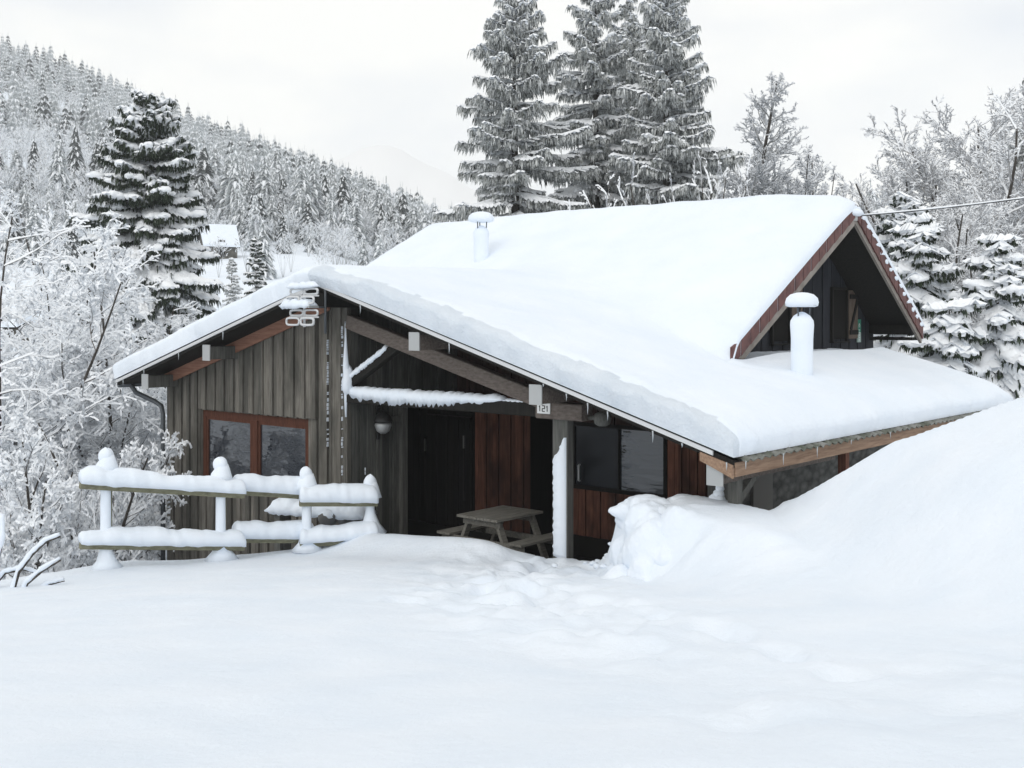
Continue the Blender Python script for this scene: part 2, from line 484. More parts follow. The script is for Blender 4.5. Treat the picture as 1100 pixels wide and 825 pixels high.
# ------------------------------------------------------------------ the chalet
S = .295                                     # pitch of the low roof
RX, RZ = -4.2, 4.2                           # ridge of the low roof
EL, ER = -9.95, 2.95                         # its eaves
VG = -.7                                     # its front verge
MY, MZ, SF, SR = 7.65, 5.67, .569, .69      # upper roof: ridge, pitches
MG, ML, MW = .70, -9.9, -.25                 # its right verge, left verge, right gable wall
MYF, MYR = 3.1, 10.9
def low(x): return RZ - S*np.abs(np.asarray(x, float)-RX)
def up(y):
    y = np.asarray(y, float)
    return np.where(y < MY, MZ-SF*(MY-y), MZ-SR*(y-MY))

CH = empty('chalet', (OX, OY, 0), A)
tag(CH, 'weathered wooden mountain chalet with thick snow on its broad roofs', 'chalet')

def boards(mb, x0, x1, y, z0, ztop, w=.17, th=.03, gap=.018, axis='x', seed=0, flip=1, mi=0, holes=()):
    """vertical boards laid side by side, each with its own depth; ztop is a function along the wall"""
    rg = random.Random(seed); n = max(1, int(round((x1-x0)/w))); w = (x1-x0)/n
    for i in range(n):
        a, b = x0+i*w+gap/2, x0+(i+1)*w-gap/2
        d = th*(1 if i % 2 else .45) + rg.uniform(0, .006)
        segs = [(z0, None)]
        for (ha, hb, hz0, hz1) in holes:
            if (a+b)/2 > ha and (a+b)/2 < hb: segs = [(z0, hz0), (hz1, None)] if hz0 > z0 else [(hz1, None)]
        for s0, s1 in segs:
            t0 = float(ztop(a)) if s1 is None else s1; t1 = float(ztop(b)) if s1 is None else s1
            if max(t0, t1) < s0+.02: continue
            if axis == 'x': mb.prism([(a,y,s0),(b,y,s0),(b,y,t1),(a,y,t0)], (0,-d*flip,0), mi)
            else: mb.prism([(y,a,s0),(y,b,s0),(y,b,t1),(y,a,t0)], (d*flip,0,0), mi)

lowtop = lambda x: low(x)-.20
# front wall of the left wing (boards 17 cm, the window left open)
WX0, WX1, WZ0, WZ1 = -8.25, -5.22, .62, 2.0
mb = MB()
boards(mb, -9.38, -4.62, 0, -1.6, lowtop, .128, .045, gap=.024, seed=1, holes=[(WX0, WX1, WZ0, WZ1)])
boards(mb, -8.3, -5.0, -.048, WZ1+.02, lambda x: low(x)-.22, .135, .042, gap=.022, seed=2)
mb.box((-9.36,.002,-1.6), (WX0,.10,2.3)); mb.box((WX1,.002,-1.6), (-4.30,.10,2.3)); mb.box((WX0,.002,-1.6), (WX1,.10,WZ0)); mb.box((WX0,.002,WZ1), (WX1,.10,2.3))
mb.prism([(-9.36,.003,2.3),(-4.3,.003,2.3),(-4.3,.003,3.95),(-9.36,.003,2.45)], (0,.1,0))
# back and left outer walls of the wing
mb.box((-9.40,.1,-1.6), (-9.30,10.59,2.4)); mb.box((-9.4,10.6,-1.6), (MW-.12,10.7,3.1))
fix_normals(mb.build('front_wall', M['grey_wood'], CH))
mb = MB()
mb.prism([(-4.62,-.075,-1.2),(-4.24,-.075,-1.2),(-4.24,-.075,low(-4.24)-.2),(-4.62,-.075,low(-4.62)-.2)], (0,.074,0))
mb.box((-4.44,-.10,-1.2), (-4.37,-.076,3.9)); mb.box((-4.66,-.09,-1.2), (-4.6,-.03,3.85))
fix_normals(mb.build('corner_boards', M['grey_wood'], CH))
# side wall of the porch
mb = MB(); boards(mb, .02, 1.1, -4.28, -.4, lambda y: 3.9, .17, .03, axis='y', seed=3)
mb.box((-4.36,.02,-.4), (-4.285,1.1,3.9))
boards(mb, 1.1, 2.5, -4.28, 2.3, lambda y: 3.9, .17, .03, axis='y', seed=4)
fix_normals(mb.build('side_wall', M['grey_wood_y'], CH))
mb = MB(); mb.box((-4.25,1.06,-.2), (-4.17,1.18,2.42)); mb.box((-4.25,.5,1.95), (-4.2,1.1,2.05))
mb.build('corner_post', M['post_wood'], CH)

# window of the left wing
wf = MB()
xm = -6.72
for a, b in (((WX0,-.0,WZ0),(WX0+.10,.09,WZ1)), ((WX1-.10,-.0,WZ0),(WX1,.09,WZ1)), ((WX0+.1,-.0,WZ1-.11),(WX1-.1,.09,WZ1)), ((WX0+.1,0,WZ0),(WX1-.1,.09,WZ0+.09)), ((xm-.09,-.012,WZ0+.09),(xm+.09,.088,WZ1-.11))):
    wf.box(a, b)
for xa, xb in ((WX0+.1, xm-.09), (xm+.09, WX1-.1)):
    wf.box((xa,.012,WZ0+.09),(xa+.05,.07,WZ1-.11)); wf.box((xb-.05,.012,WZ0+.09),(xb,.07,WZ1-.11))
    wf.box((xa+.05,.012,WZ1-.17),(xb-.05,.07,WZ1-.11)); wf.box((xa+.05,.012,WZ0+.09),(xb-.05,.07,WZ0+.14))
win = wf.build('window', M['frame_wood'], CH)
for xa, xb in ((WX0+.15, xm-.14), (xm+.14, WX1-.15)):
    p = MB(); p.box((xa,.035,WZ0+.14),(xb,.05,WZ1-.17)); p.build('pane', M['glass'], win)
mb = MB(); mb.box((WX0-.02,-.075,WZ0-.1), (WX0,.0,WZ1+.02)); mb.box((WX0,.2,WZ0-.1),(WX1,.22,WZ1)); mb.build('window_reveal', M['grey_wood'], CH)

# back wall of the porch: dark boards and doors on the left, a red-brown panel, a dark passage, then the red-brown wall
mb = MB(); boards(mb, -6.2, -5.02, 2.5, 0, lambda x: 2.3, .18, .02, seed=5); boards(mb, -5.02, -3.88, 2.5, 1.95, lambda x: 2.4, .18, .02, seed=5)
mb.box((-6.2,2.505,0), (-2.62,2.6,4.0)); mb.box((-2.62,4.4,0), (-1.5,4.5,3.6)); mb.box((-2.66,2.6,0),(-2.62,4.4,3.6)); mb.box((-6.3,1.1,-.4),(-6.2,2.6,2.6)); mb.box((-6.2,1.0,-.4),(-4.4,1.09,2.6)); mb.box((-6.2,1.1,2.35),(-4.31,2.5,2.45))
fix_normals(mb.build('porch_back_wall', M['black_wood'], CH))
mb = MB(); boards(mb, -3.86, -2.62, 2.5, 0, lambda x: 2.45, .14, .03, seed=6)
fix_normals(mb.build('red_panel', M['red_wood'], CH))
mb = MB(); boards(mb, -4.27, 1.0, 2.46, 2.35, lambda x: low(x)-.16, .16, .025, seed=7)
mb.box((-4.27,2.47,2.37), (-1.7,2.5,3.0))
fix_normals(mb.build('gable_infill', M['brown_wood'], CH))
# double door at the left end, with two pale edge strips
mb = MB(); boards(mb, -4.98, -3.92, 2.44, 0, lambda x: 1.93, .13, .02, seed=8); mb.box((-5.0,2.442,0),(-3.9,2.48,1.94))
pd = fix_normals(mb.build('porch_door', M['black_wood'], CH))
for x, zb_, zt_ in ((-5.0,.3,1.50), (-4.06,.5,1.62)):
    q = MB(); q.box((x,2.395,zb_), (x+.035,2.415,zt_)); q.build('edge_strip', M['soffit'], pd)
    q = MB(); q.box((x,2.394,zt_-.22), (x+.035,2.416,zt_)); q.build('edge_cap', M['post_wood'], pd)
# right part of the back wall
mb = MB()
boards(mb, -1.38, 1.0, 2.0, .32, lambda x: 1.03, .14, .03, seed=9)
boards(mb, .36, 1.0, 2.0, 1.03, lambda x: low(x)-.2, .14, .03, seed=10)
mb.box((.36,2.003,.3),(1.0,2.08,2.5)); mb.box((-1.38,2.003,.3),(.36,2.08,1.03))
fix_normals(mb.build('red_wall', M['red_wood'], CH))
mb = MB(); boards(mb, -1.5, 1.0, 2.0, 2.06, lambda x: low(x)-.2, .16, .03, seed=11); mb.box((-1.5,2.003,2.06),(.36,2.08,2.9)); mb.box((-1.52,1.98,0),(-1.38,4.4,3.2))
fix_normals(mb.build('lintel_boards', M['brown_wood'], CH))
mb = MB(); mb.box((-1.5,1.96,0),(1.0,2.1,.318)); mb.build('plinth', M['dark'], CH)
mb = MB(); mb.box((-.50,1.97,1.091),(-.47,2.05,1.999)); mb.box((.30,1.975,1.03),(.36,2.05,2.06)); mb.box((-1.38,1.975,1.031),(-1.31,2.05,2.06)); mb.box((-1.31,1.972,1.031),(.30,2.05,1.09)); mb.box((-1.31,1.972,2.0),(.30,2.05,2.059))
pw = mb.build('porch_window', M['black_wood'], CH)
mb = MB(); mb.box((-1.31,2.0,1.09),(-.50,2.012,2.0)); mb.build('pane', M['black_glass'], pw)
mb = MB(); mb.box((-.47,2.0,1.09),(.30,2.012,2.0)); mb.build('pane', M['glass'], pw)
mb = MB(); mb.tube([(-1.2,1.96,1.16),(-1.2,1.93,1.17),(-1.2,1.93,1.40),(-1.2,1.96,1.41)], .016, 8); mb.build('door_handle', M['zinc'], CH)
# side wall in stone under the right eave, a grey plastered bit and a red post
mb = MB(); mb.box((1.02,2.6,-.3), (1.15,9.2,2.35)); mb.build('stone_wall', M['stone'], CH)
mb = MB(); mb.box((1.02,2.0,-.3), (1.10,2.6,2.5)); mb.box((1.16,3.0,.2),(1.2,3.6,1.75)); mb.build('rendered_wall', M['plaster'], CH)
mb = MB(); mb.box((1.16,4.3,1.5), (1.20,5.9,1.92)); mb.build('side_lintel', M['soffit'], CH)
mb = MB(); mb.box((2.3,3.45,-.2), (2.42,3.57,2.1)); mb.build('red_post', M['red_wood'], CH)
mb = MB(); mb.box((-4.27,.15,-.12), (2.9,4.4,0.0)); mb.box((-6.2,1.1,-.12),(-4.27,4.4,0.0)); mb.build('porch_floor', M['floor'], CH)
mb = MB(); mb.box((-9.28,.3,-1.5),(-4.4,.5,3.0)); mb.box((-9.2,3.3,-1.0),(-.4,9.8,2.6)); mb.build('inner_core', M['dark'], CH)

# timber frame of the porch
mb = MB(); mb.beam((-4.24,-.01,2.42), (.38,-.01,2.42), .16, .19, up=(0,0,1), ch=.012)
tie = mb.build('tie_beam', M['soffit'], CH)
mb = MB(); mb.beam((-.35,-.03,2.425), (.42,-.03,2.425), .24, .22, ch=.015); mb.build('beam_end', M['beam_wood'], CH)
mb = MB(); mb.beam((-4.24,-.02,3.60), (-.15,-.02,2.50), .15, .22, ch=.012); mb.build('rafter', M['beam_wood'], CH)
mb = MB(); mb.beam((-4.25,0,2.62), (-3.1,0,3.26), .13, .15, ch=.01); mb.build('strut', M['soffit'], CH)
mb = MB(); mb.beam((0.0,0,-.2), (0.0,0,2.31), .25, .15, up=(0,1,0), ch=.012); post = mb.build('porch_post', M['post_wood'], CH)
mb = MB(); mb.beam((2.72,-.25,.9), (2.72,-.25,2.0), .13, .13, up=(0,1,0), ch=.01); mb.beam((2.72,-.25,1.52),(2.72,.5,2.0), .09, .09); mb.build('corner_post', M['post_wood'], CH)
for x, hh in ((-9.05,.2), (-7.15,.2), (-2.13,.18), (.08,.18), (2.70,.18)):
    zt = float(low(x))-.15
    mb = MB(); mb.beam((x,-.66,zt-.12), (x,2.3 if x > -4 else .05,zt-.12), .17, .22, ch=.01)
    pu = mb.build('purlin', M['beam_wood'] if x > -4 else M['post_wood'], CH)
    q = MB(); q.box((x-.105,-.682,zt-.24 if 2 > x > -4 else zt-.25), (x+.105,-.665,zt+.02)); q.build('end_plate', M['zinc'], pu)
mb = MB(); mb.beam((RX,-.66,RZ-.27),(RX,2.3,RZ-.27), .17, .22); mb.build('ridge_purlin', M['soffit'], CH)
mb = MB(); mb.prism([(-9.3,-.12,low(-9.3)-.30),(-4.6,-.12,low(-4.6)-.30),(-4.6,-.12,low(-4.6)-.10),(-9.3,-.12,low(-9.3)-.10)], (0,-.03,0))
fix_normals(mb.build('rake_board', M['rake_wood'], CH))

# low roof: deck with plank underside, pale edge strip at the verge, corrugated eave and fascia at the right
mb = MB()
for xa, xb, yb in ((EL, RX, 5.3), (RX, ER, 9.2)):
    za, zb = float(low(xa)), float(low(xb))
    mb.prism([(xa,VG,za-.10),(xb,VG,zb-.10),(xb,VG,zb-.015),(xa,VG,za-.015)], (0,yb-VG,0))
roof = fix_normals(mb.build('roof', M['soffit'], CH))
mb = MB()
for xa, xb in ((EL-.02, RX), (RX, ER-.25)):
    za, zb = float(low(xa)), float(low(xb))
    mb.prism([(xa,VG-.004,za-.052),(xb,VG-.004,zb-.052),(xb,VG-.004,zb-.0),(xa,VG-.004,za-.0)], (0,-.022,0))
fix_normals(mb.build('verge_trim', M['white_metal'], roof))
mb = MB(); n = 150; ze = float(low(ER))
for i in range(n):
    ya, yb = VG+.02+(9.2-VG)*i/n, VG+.02+(9.2-VG)*(i+1)/n
    f = lambda y: .022*math.sin(2*math.pi*y/.177)
    mb.add([(ER-.3,ya,ze+.10+f(ya)),(ER-.3,yb,ze+.10+f(yb)),(ER+.10,yb,ze-.018+f(yb)),(ER+.10,ya,ze-.018+f(ya)),
            (ER+.10,ya,ze-.03+f(ya)),(ER+.10,yb,ze-.03+f(yb)),(ER-.3,yb,ze+.088+f(yb)),(ER-.3,ya,ze+.088+f(ya))], [(0,3,2,1),(3,4,5,2),(4,7,6,5)])
mb.build('corrugated_edge', M['corrugated'], roof)
mb = MB(); mb.box((ER-.03,VG+.03,ze-.205),(ER+.012,9.2,ze-.045)); mb.build('fascia', M['fascia_wood'], CH)
mb = MB(); mb.prism([(ER-.42,VG-.02,ze-.17+.12),(ER,VG-.02,ze-.22),(ER,VG-.02,ze-.07),(ER-.42,VG-.02,ze-.07+.12)], (0,.035,0)); fix_normals(mb.build('verge_board', M['fascia_wood'], CH))
# gutter pipe at the left corner
mb = MB(); zl = float(low(EL))
mb.tube([(EL+.05,-.45,zl-.10),(EL+.05,-.35,zl-.25),(-9.62,-.12,zl-.42),(-9.5,-.06,zl-.50),(-9.46,-.05,zl-.65),(-9.46,-.05,-1.4)], .045, 10)
mb.tube([(EL-.02,VG+.04,zl-.09),(EL-.02,5,zl-.09)], .06, 10)
mb.build('downpipe', M['zinc_dark'], CH, True)

# upper roof
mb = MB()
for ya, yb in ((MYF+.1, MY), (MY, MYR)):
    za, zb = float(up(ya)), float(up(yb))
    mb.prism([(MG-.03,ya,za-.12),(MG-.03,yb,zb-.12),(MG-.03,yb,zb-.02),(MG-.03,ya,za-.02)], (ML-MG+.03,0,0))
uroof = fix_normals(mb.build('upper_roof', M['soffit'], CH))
def rake(mb, y0, y1, off0, off1, xa, xb):
    z0, z1 = float(up(y0)), float(up(y1))
    mb.prism([(xa,y0,z0+off0),(xa,y1,z1+off0),(xa,y1,z1+off1),(xa,y0,z0+off1)], (xb-xa,0,0))
mb = MB(); rake(mb, MYF+.02, MY, -.34, -.19, MG-.03, MG+.02); rake(mb, MY, MYR, -.29, -.17, MG-.03, MG+.02)
fix_normals(mb.build('barge_board', M['barge'], uroof))
mb = MB(); sn = MB(); n = 15
for (ya, yb, d) in ((MYF+.06, MY, 1), (MYR, MY, -1)):
    L = (yb-ya)/n
    for i in range(n):
        y0, y1 = ya+L*i, ya+L*(i+1.0)-L*.10
        z0, z1 = float(up(y0)), float(up(y1))
        mb.prism([(MG+.022,y0,z0-.20),(MG+.022,y1,z1-.20+.02),(MG+.022,y1,z1+.05),(MG+.022,y0,z0+.10)], (.03+.004*(i % 2),0,0))
        if i: mb.prism([(MG-.2,y0,z0-.01),(MG-.2,y1,z1-.01),(MG-.2,y1,z1+.03),(MG-.2,y0,z0+.07)], (.221,0,0))
        if d > 0:
            yy = y1+L*.02
            sn.prism([(MG+.024,yy,float(up(yy))-.19),(MG+.024,yy+L*.075,float(up(yy+L*.075))-.19),(MG+.024,yy+L*.075,float(up(yy+L*.075))+.07),(MG+.024,yy,float(up(yy))+.07)], (.018,0,0))
        else:
            sn.blob((MG+.02,(y0+y1)/2,z0+.10), (.05,abs(L)*.62,.06), seed=i)
vt = fix_normals(mb.build('verge_tiles', M['tile'], uroof))
tag(fix_normals(sn.build('tile_snow', M['snow_cap'], vt, True)), None, None, None, 'stuff')
for y, z, w, h in ((MY, MZ-.3, .16, .2), (MYF+1.1, float(up(MYF+1.1))-.25, .14, .18), (10.6, 3.42, .14, .18)):
    mb = MB(); mb.beam((MG-.03,y,z),(MW,y,z), w, h); mb.build('upper_purlin', M['soffit'], CH)
mb = MB(); mb.box((MW,10.55,3.20),(MG-.04,MYR,3.26)); mb.build('soffit_board', M['soffit'], CH)
# gable wall of the upper floor
mb = MB(); gw = lambda y: float(up(y))-.14
boards(mb, MYF+.2, 10.78, MW, 2.2, gw, .2, .02, axis='y', seed=12)
mb.prism([(MW-.002,MYF+.2,2.2),(MW-.002,10.78,2.2),(MW-.002,10.78,gw(10.78)),(MW-.002,MY,gw(MY)),(MW-.002,MYF+.2,gw(MYF+.2))], (-.1,0,0))
fix_normals(mb.build('gable_wall', M['slate_wood'], CH))
def gable_window(y, z0, z1, w):
    f = MB(); x = MW+.024
    f.box((x,y-w/2-.05,z0-.05),(x+.05,y-w/2,z1+.05)); f.box((x,y+w/2,z0-.05),(x+.05,y+w/2+.05,z1+.05)); f.box((x,y-w/2,z1),(x+.05,y+w/2,z1+.05)); f.box((x,y-w/2-.08,z0-.07),(x+.09,y+w/2+.08,z0-.051))
    o = f.build('gable_window', M['soffit'], CH)
    p = MB(); p.box((x,y-w/2,z0),(x+.015,y+w/2,z1)); p.build('pane', M['dark'], o)
    sh = MB(); a, b = y+w/2+.07, y+w/2+.07+.42
    for k in range(3): sh.box((x+.03,a+.14*k+.003,z0),(x+.055,a+.14*(k+1)-.003,z1))
    s_ = sh.build('shutter', M['shutter'], o)
    br = MB(); br.box((x+.056,a+.02,z0+.08),(x+.078,b-.02,z0+.17)); br.box((x+.056,a+.02,z1-.17),(x+.078,b-.02,z1-.08)); br.beam((x+.068,a+.06,z0+.18),(x+.068,b-.05,z1-.18), .022, .07, up=(0,1,0)); br.build('brace', M['soffit'], s_)
gable_window(9.05, 3.24, 4.2, .62)
gable_window(6.6, 3.24, 4.2, .62)

# ---- snow on the roofs: one blanket with rounded, slumping edges
def edge_round(d, rr, lo):
    t = np.clip(d/rr, 0, 1); return lo+(1-lo)*np.sqrt(np.clip(1-(1-t)**2, 0, 1))
def lows(x): return RZ + .02 - S*np.sqrt((np.asarray(x, float)-RX)**2+.10)+S*.12
def ups(y):
    y = np.asarray(y, float); d = y-MY
    return MZ+.02 - np.where(d < 0, SF, SR)*(np.sqrt(d*d+.05)-.12)
TH = .34
def fine(a, b, n, e=.55, m=9):
    return np.concatenate([a+e*(np.linspace(0, 1, m, endpoint=False))**1.6, np.linspace(a+e, b-e, n), b-e*(np.linspace(0, 1, m+1)[1:][::-1]-1/m)**1.6])
xs = np.concatenate([np.unique(np.round(fine(EL-.05, MG+.06, 190), 4)), np.unique(np.round(fine(MG+.062, ER+.02, 44), 4))])
iMG = int(np.argmin(np.abs(xs-(MG+.06))))
ys = np.unique(np.round(np.concatenate([fine(VG-.03, 3.0, 44, .5, 10), np.linspace(3.05, MYR+.05, 90)]), 4))
XX, YY = np.meshgrid(xs, ys)
def snow_top(x, y):
    lw = lows(x); um = ups(y) - sst(-1.2, MG, x)*1.3*np.clip(MYF+.25-y, 0, 9)
    kk = np.interp(x, [-1.5, MG], [4.0, 12.0]); full = smax(lw, um, kk)
    ym = np.minimum(y, MYF); exc = smax(lows(MG), ups(ym)-1.3*np.clip(MYF+.25-ym, 0, 9), 12.0)-lows(MG)
    exc = exc*np.exp(-np.clip(y-MYF, 0, 99)/.6)
    right = lw + exc*np.exp(-np.clip(x-MG, 0, 99)/.5)
    base = np.where(x <= MG+.061, full, right)
    t = TH*(1+.22*fbm(x*.5, y*.5, 21, 3))*(1-.4*np.exp(-((x-MG-.1)/.6)**2-((y-MYF-.1)/1.0)**2))
    ed = np.minimum(x-(EL-.05), y-(VG-.03))
    r = edge_round(ed, .30, .55)
    r = np.where(x > MG+.061, r*edge_round(ER+.02-x, .45, .35)*edge_round(9.25-y, .5, .2), r*edge_round(np.where(y > MYF-.1, MG+.06-x, 9), .8, .12)*edge_round(MYR+.05-y, .4, .3))
    lump = (.09*fbm(x*2.6, y*2.6, 23, 4)+.035*vnoise(x*9, y*9, 27))*np.exp(-np.clip(ed, 0, 9)/.32)*sst(-5.5, -3.5, x) + .03*fbm(x*2.2, y*2.2, 23, 3)*np.exp(-np.clip(ed, 0, 9)/.5)
    return base, base + t*np.maximum(r, .03) + lump + .012*vnoise(x*4, y*4, 25)
BZ, TZ = snow_top(XX, YY)
# bulges pushed out over the edge
XO = XX.copy(); YO = YY.copy()
bul = .07*(.7+1.2*vnoise(XX*1.6, YY*1.6, 31)+1.0*vnoise(XX*4.5, YY*5, 32)+.8*vnoise(XX*10, YY*10, 33))
YO = np.where(YY < VG+.10, YY-bul*np.clip(1-(YY-VG+.03)/.13, 0, 1), YO)
XO = np.where(XX > ER-.08, XX+.6*bul*np.clip(1-(ER+.02-XX)/.1, 0, 1), XO)
n_x, n_y = len(xs), len(ys)
ii = np.arange(n_x*n_y).reshape(n_y, n_x)
Vt = np.stack([XO, YO, TZ], -1).reshape(-1, 3); Vb = np.stack([XX, YY, BZ-.03], -1).reshape(-1, 3)
keep = np.ones((n_y-1, n_x-1), bool)
yc = (ys[:-1]+ys[1:])/2; xc = (xs[:-1]+xs[1:])/2
keep[:, iMG] = yc < MYF
keep[np.ix_(yc > 9.25, xc > MG+.06)] = False
quads = np.stack([ii[:-1,:-1], ii[:-1,1:], ii[1:,1:], ii[1:,:-1]], -1)
Fq = [quads[keep]]
off = n_x*n_y
# skirts along every open border
kp = np.pad(keep, 1)
for j in range(n_y-1):
    for i in range(n_x-1):
        if not keep[j, i]: continue
        q = quads[j, i]
        for (dj, di, a, b) in ((-1,0,0,1), (0,1,1,2), (1,0,2,3), (0,-1,3,0)):
            if not kp[j+1+dj, i+1+di]: Fq.append(np.array([[q[b], q[a], q[a]+off, q[b]+off]]))
Vr = np.concatenate([Vt, Vb]); Fr = np.concatenate(Fq); fc = Vr[Fr].mean(1)
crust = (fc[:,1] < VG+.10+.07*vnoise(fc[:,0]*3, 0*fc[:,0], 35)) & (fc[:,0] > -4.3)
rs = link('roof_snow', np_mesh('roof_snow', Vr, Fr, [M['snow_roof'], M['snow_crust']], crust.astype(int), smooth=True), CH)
# the thin snow lying under the gable overhang
xu = np.linspace(MW, MG+.09, 12); yu = np.linspace(MYF-.1, 9.25, 50); XU, YU = np.meshgrid(xu, yu)
ZU = low(XU)+.0+ (.24*sst(MW-.1, MG+.3, XU)+.03)*edge_round(9.25-YU, .5, .2) + .02*vnoise(XU*3, YU*3, 3)
iu = np.arange(XU.size).reshape(XU.shape)
link('drifted_snow', np_mesh('drifted_snow', np.stack([XU, YU, ZU], -1).reshape(-1, 3), np.stack([iu[:-1,:-1], iu[:-1,1:], iu[1:,1:], iu[1:,:-1]], -1).reshape(-1, 4), M['snow_roof'], smooth=True), CH)

# icicles along the front verge and the right eave
rg = random.Random(5); mb = MB()
for x in (-9.7,-9.0,-7.9,-6.6,-3.2,-1.4,.25,.62,.95,1.25,1.9,2.3,2.88):
    z = float(low(x))-.06; L = rg.uniform(.04,.15)
    mb = MB(); mb.tube([(x,VG-.03,z),(x+.004,VG-.03,z-L*.5),(x,VG-.03,z-L)], [.010,.007,.002], 6); mb.build('icicle', M['ice'], rs, True)
for y in (-.6,.3,1.2,2.2,3.5):
    L = rg.uniform(.06,.2); mb = MB(); mb.tube([(ER+.10,y,ze-.02),(ER+.10,y,ze-.02-L)], [.009,.002], 6); mb.build('icicle', M['ice'], rs, True)

# snow blown on to the porch timbers
def snow_strip(mb, pts, w, h, seed=0, n=40, side=(0,-1,0), front=0.0):
    """a domed, ragged ridge of snow along a polyline; front: how far it clings down the face"""
    P = np.array(pts, float); seg = np.linalg.norm(np.diff(P, axis=0), axis=1); L = np.concatenate([[0], np.cumsum(seg)])
    ts = np.linspace(0, L[-1], n); C = np.stack([np.interp(ts, L, P[:,k]) for k in range(3)], -1)
    rg = np.random.RandomState(seed); sd = np.array(side, float)
    vs = []; m = 7
    for i, c in enumerate(C):
        e = min(1, min(i, n-1-i)/2.5+.25)
        hh = h*(.75+.5*rg.rand())*e; ww = w*(.9+.2*rg.rand())
        fr = front*(.6+.8*rg.rand())*e if np.isscalar(front) else front[i]*(.7+.6*rg.rand())
        prof = [(-.5*ww,0),(-.5*ww,hh*.55),(-.28*ww,hh*.95),(.05*ww,hh),(.36*ww,hh*.9),(.56*ww+.01,hh*.35),(.53*ww+.005,-fr)]
        for a, b in prof: vs.append(c+sd*a+np.array([0,0,b]))
    fs = [(i*m+k, i*m+(k+1) % m, (i+1)*m+(k+1) % m, (i+1)*m+k) for i in range(n-1) for k in range(m)]
    fs += [tuple(range(m)), tuple((n-1)*m+k for k in range(m))[::-1]]
    mb.add(vs, fs)
mb = MB(); n = 90
fr = np.interp(np.linspace(0, 1, n), [0,.06,.3,.6,.9,1], [.02,.12,.15,.13,.05,.0])
snow_strip(mb, [(-4.25,-.01,2.51),(-1.0,-.01,2.515)], .17, .07, 3, n, front=fr)
snow_strip(mb, [(-1.0,-.01,2.51),(-.45,-.01,2.512)], .12, .03, 4, 20, front=.01)
fix_normals(mb.build('beam_snow', M['snow_cap'], tie, True))
mb = MB(); snow_strip(mb, [(-4.26,0,2.70),(-3.35,0,3.205)], .15, .06, 5, 40, front=.05); mb.blob((-4.24,-.05,2.66),(.10,.12,.24),seed=4)
mb.tube([(-4.25,-.09,2.1),(-4.26,-.085,2.5),(-4.25,-.09,2.9),(-4.26,-.085,3.3),(-4.27,-.085,3.6)], [.015,.03,.05,.02,.01], 6)
fix_normals(mb.build('strut_snow', M['snow_cap'], CH, True))
def plaster_snow(mb, x0, x1, y, z0, z1, seed, edge=.03, n=60, xdir=0):
    """wind-packed snow stuck to the front of a post, ragged on its left edge"""
    rg = np.random.RandomState(seed); vs = []
    for i in range(n):
        z = z0+(z1-z0)*i/(n-1); t = i/(n-1)
        a = x0+edge*rg.rand()+ (x1-x0)*.75*max(0, (t-.86)/.14)**.6
        if t < .12: a = x0+(x1-x0)*rg.uniform(0, .7)
        vs += [(a,y,z),(a+.015,y-.03,z),(x1-.012,y-.034,z),(x1,y,z)]
    mb.add(vs, [(i*4+k, i*4+k+1, (i+1)*4+k+1, (i+1)*4+k) for i in range(n-1) for k in range(3)])
mb = MB(); plaster_snow(mb, -.118, .115, -.076, .25, 2.08, 6)
fix_normals(mb.build('post_snow', M['snow_cap'], post, True))
# thin lines of snow driven into the joints of the cladding
mb = MB(); rg = random.Random(9)
for (x, za, zb, th) in ((-4.69,1.6,3.3,.006),(-4.34,.5,3.5,.010),(-9.22,-.6,1.0,.006)):
    z = za
    while z < zb:
        L = rg.uniform(.012, .07); w_ = th/2*rg.uniform(.4,1.3); o_ = rg.uniform(-.006,.006); mb.add([(x-w_+o_,-.105,z),(x+w_+o_,-.105,z+.01),(x+w_*.6+o_,-.105,z+L),(x-w_*.8+o_,-.105,z+L*.9),(x-w_+o_,-.05,z),(x+w_+o_,-.05,z),(x+w_*.6+o_,-.05,z+L),(x-w_*.8+o_,-.05,z+L)], [(0,1,2,3),(0,4,5,1),(1,5,6,2),(2,6,7,3),(3,7,4,0)]); z += L+rg.choice((.006,.012,.02,.05,.12))
for (y, za, zb) in ((.30,.6,1.3),):
    z = za
    while z < zb:
        L = rg.uniform(.02, .08); mb.box((-4.25,y,z),(-4.232,y+.010,z+L)); z += L+rg.choice((.01,.04,.1))
tag(mb.build('joint_snow', M['snow_cap'], CH), None, None, None, 'stuff')

# ------------------------------------------------------------------ things on the chalet
def on_chalet(name, x, y, z, rz=0.0):
    X, Y = to_world(x, y); return empty(name, (X, Y, z), A+rz)

